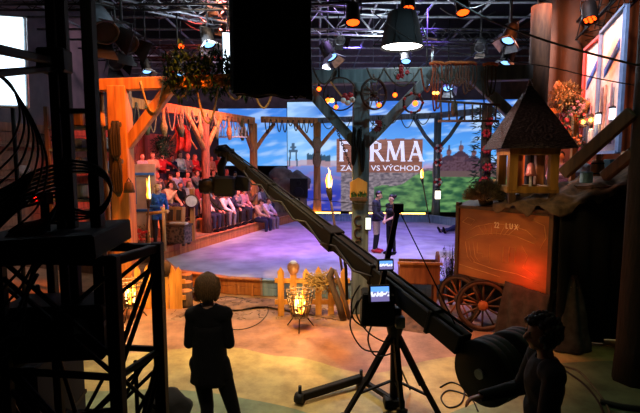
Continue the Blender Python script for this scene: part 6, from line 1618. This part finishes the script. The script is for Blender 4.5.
# right stand with a few spectators
s_ = thing('spectator_stand', 'dark raised stand behind the diagonal brace on the right', 'stand', (6.2,10.4,0))
MB().box((6.1,10.2,.58), (2.2,1.1,1.16), None, .01).build('step', M_deck, s_); MB().box((6.1,9.68,1.4), (2.2,.06,.10)).build('rail', M_timberd, s_)
for x in (5.05,6.1,7.15): MB().bar((x,9.68,0), (x,9.68,1.45), .06).build('rail_post', M_timberd, s_)
for x, k, tp, lg, h, lb in ((5.22,0,'pink','black','dark','spectator in a pink top at the left end of the right stand'),(5.62,1,'striped grey','dark blue','dark','spectator in a striped grey top on the right stand, behind the brace'),(6.05,0,'red','black','brown','spectator in red on the right stand, next to the striped one'),(6.6,1,'white','black','blond','spectator in white at the far end of right stand')):
    seat_person('stand', k, (x,10.25,1.16), math.radians(-50), tp, lg, h, lb, 1.0, 'spectators of the right stand')
# dark curtain along the far right
cu = MB().sheet(lambda u, v: V((5.9+.08*math.sin(u*70), 4.2+4.0*u, .02+5.0*v)), 80, 3, .02).build('black_curtain', M_dull); tag(cu, 'tall black curtain at the right edge behind the trunk post', 'curtain')
# ================================================================== light
w = bpy.data.worlds.new('w'); SC.world = w; w.use_nodes = True
w.node_tree.nodes['Background'].inputs[0].default_value = (.25,.3,.4,1); w.node_tree.nodes['Background'].inputs[1].default_value = .01
def spot(p, tgt, col, e, ang=50, blend=.6, r=.15):
    l = bpy.data.lights.new('spot', 'SPOT'); l.energy = e; l.color = col; l.spot_size = math.radians(ang); l.spot_blend = blend; l.shadow_soft_size = r
    o = bpy.data.objects.new('spot', l); COL.objects.link(o); o.location = p
    o.rotation_euler = (V(tgt)-V(p)).to_track_quat('-Z', 'Y').to_euler(); return o
# blue violet wash of the arena
spot((2.6,13.0,7.2), (2.6,13.5,0), (.22,.12,1), 3000, 88)
spot((1.2,17.5,7.2), (1.0,17.0,0), (.24,.15,1), 2300, 80)
spot((-.5,15.0,7.2), (-2.0,15.5,0), (1,.14,.66), 1400, 55)
spot((.5,11.4,7.2), (0,11.2,0), (.55,.34,1), 1300, 66)
spot((2.5,9.5,7.0), (2.2,13.4,1.0), (.9,.8,1), 900, 30)
# red and pink wash of the left gallery, pale key on the front row
spot((-2.5,12.5,7.0), (-5.8,16.5,2.2), (1,.08,.06), 6500, 62)
spot((-.8,13.0,7.0), (-4.4,16.6,1.2), (1,.5,.45), 2700, 46)
spot((-1.5,9.6,7.0), (-5.2,13.0,1.2), (1,.72,.52), 1500, 40)
# amber on the left post, beam and fences
spot((-1.8,6.9,6.4), (-3.8,8.9,2.2), (1,.21,.015), 2700, 50)
spot((-2.2,11.5,6.6), (-3.8,14.5,3.8), (1,.22,.06), 700, 70)
spot((-1.6,5.9,6.4), (-1.0,8.2,.2), (1,.56,.15), 2000, 50)
spot((.8,5.6,6.5), (1.4,6.7,0), (1,.36,.2), 1100, 40)
# foreground floor
spot((-.7,5.9,6.6), (-.8,6.2,0), (1,.80,.55), 1250, 60)
spot((2.6,4.8,6.4), (2.9,4.6,0), (.6,.85,.45), 90, 55)
# cool light on the front beam and centre post
spot((2.2,5.6,5.6), (1.2,8.1,3.6), (.50,.80,.95), 260, 55)
# cart
spot((.4,4.9,4.6), (2.6,6.75,1.3), (1,.40,.10), 190, 22)
spot((-.9,7.35,3.75), (3.0,7.27,3.0), (1,.5,.38), 900, 17)
spot((1.9,5.2,3.6), (3.2,6.8,2.15), (1,.62,.25), 75, 34)  # warm fill added for the sackcloth and bell house front
rp = pq(534,276)-cn*.22
LR = bpy.data.lights.new('lamp', 'POINT'); LR.energy = 5; LR.color = (1,.05,.01); LR.shadow_soft_size = .04
o = bpy.data.objects.new('lamp', LR); COL.objects.link(o); o.location = rp
# right flowers and banners
spot((3.4,7.6,6.2), (5.0,9.6,3.4), (1,.2,.05), 1500, 60)
spot((2.8,6.6,6.2), (5.1,8.4,3.8), (1,.78,.85), 800, 45)
spot((3.6,12.0,6.4), (5.75,16.4,2.6), (1,.85,.8), 500, 30)
spot((4.2,8.6,6.6), (6.4,11.3,4.8), (1,.42,.2), 700, 60)
spot((-6.2,16.5,7.6), (-9.5,20,5.2), (1,.6,.75), 500, 80)
point((-3.3,8.2,5.4), (.75,.9,1), 40, .2)  # cool fill added at upper left to show the dark lamp housings
# back wall, left wall, rig
spot((-4.5,18.5,7.6), (-5.5,25,5.0), (.85,.55,.7), 420, 80)
spot((3.5,20,8.2), (3.5,25,6.5), (.45,.5,.85), 260, 120)
spot((-6.5,8.2,7.2), (-9.3,12,3.0), (1,.66,.78), 520, 80)
spot((-4.6,5.6,5.8), (-8.5,7.5,3.0), (.75,.9,1), 160, 100)
point((2.0,12.0,5.4), (.85,.92,1), 520, .3); point((-2.5,10.5,5.4), (.7,.78,.9), 160, .3); point((4.5,11.0,5.6), (.8,.88,1), 160, .3)
# weak unseen fills added for the woman's hair and the operator
spot((-.2,.6,6.0), (-.9,4.0,1.6), (1,.8,.6), 160, 22)
spot((.3,2.2,4.5), (1.3,3.0,1.5), (1,.6,.5), 4, 40)
vs = SC.view_settings; vs.view_transform = 'Standard'; vs.look = 'None'; vs.exposure = .12; vs.gamma = 1; vs.use_curve_mapping = False
SC.cycles.use_denoising = True
SC.cycles.max_bounces = 5; SC.cycles.sample_clamp_indirect = 4
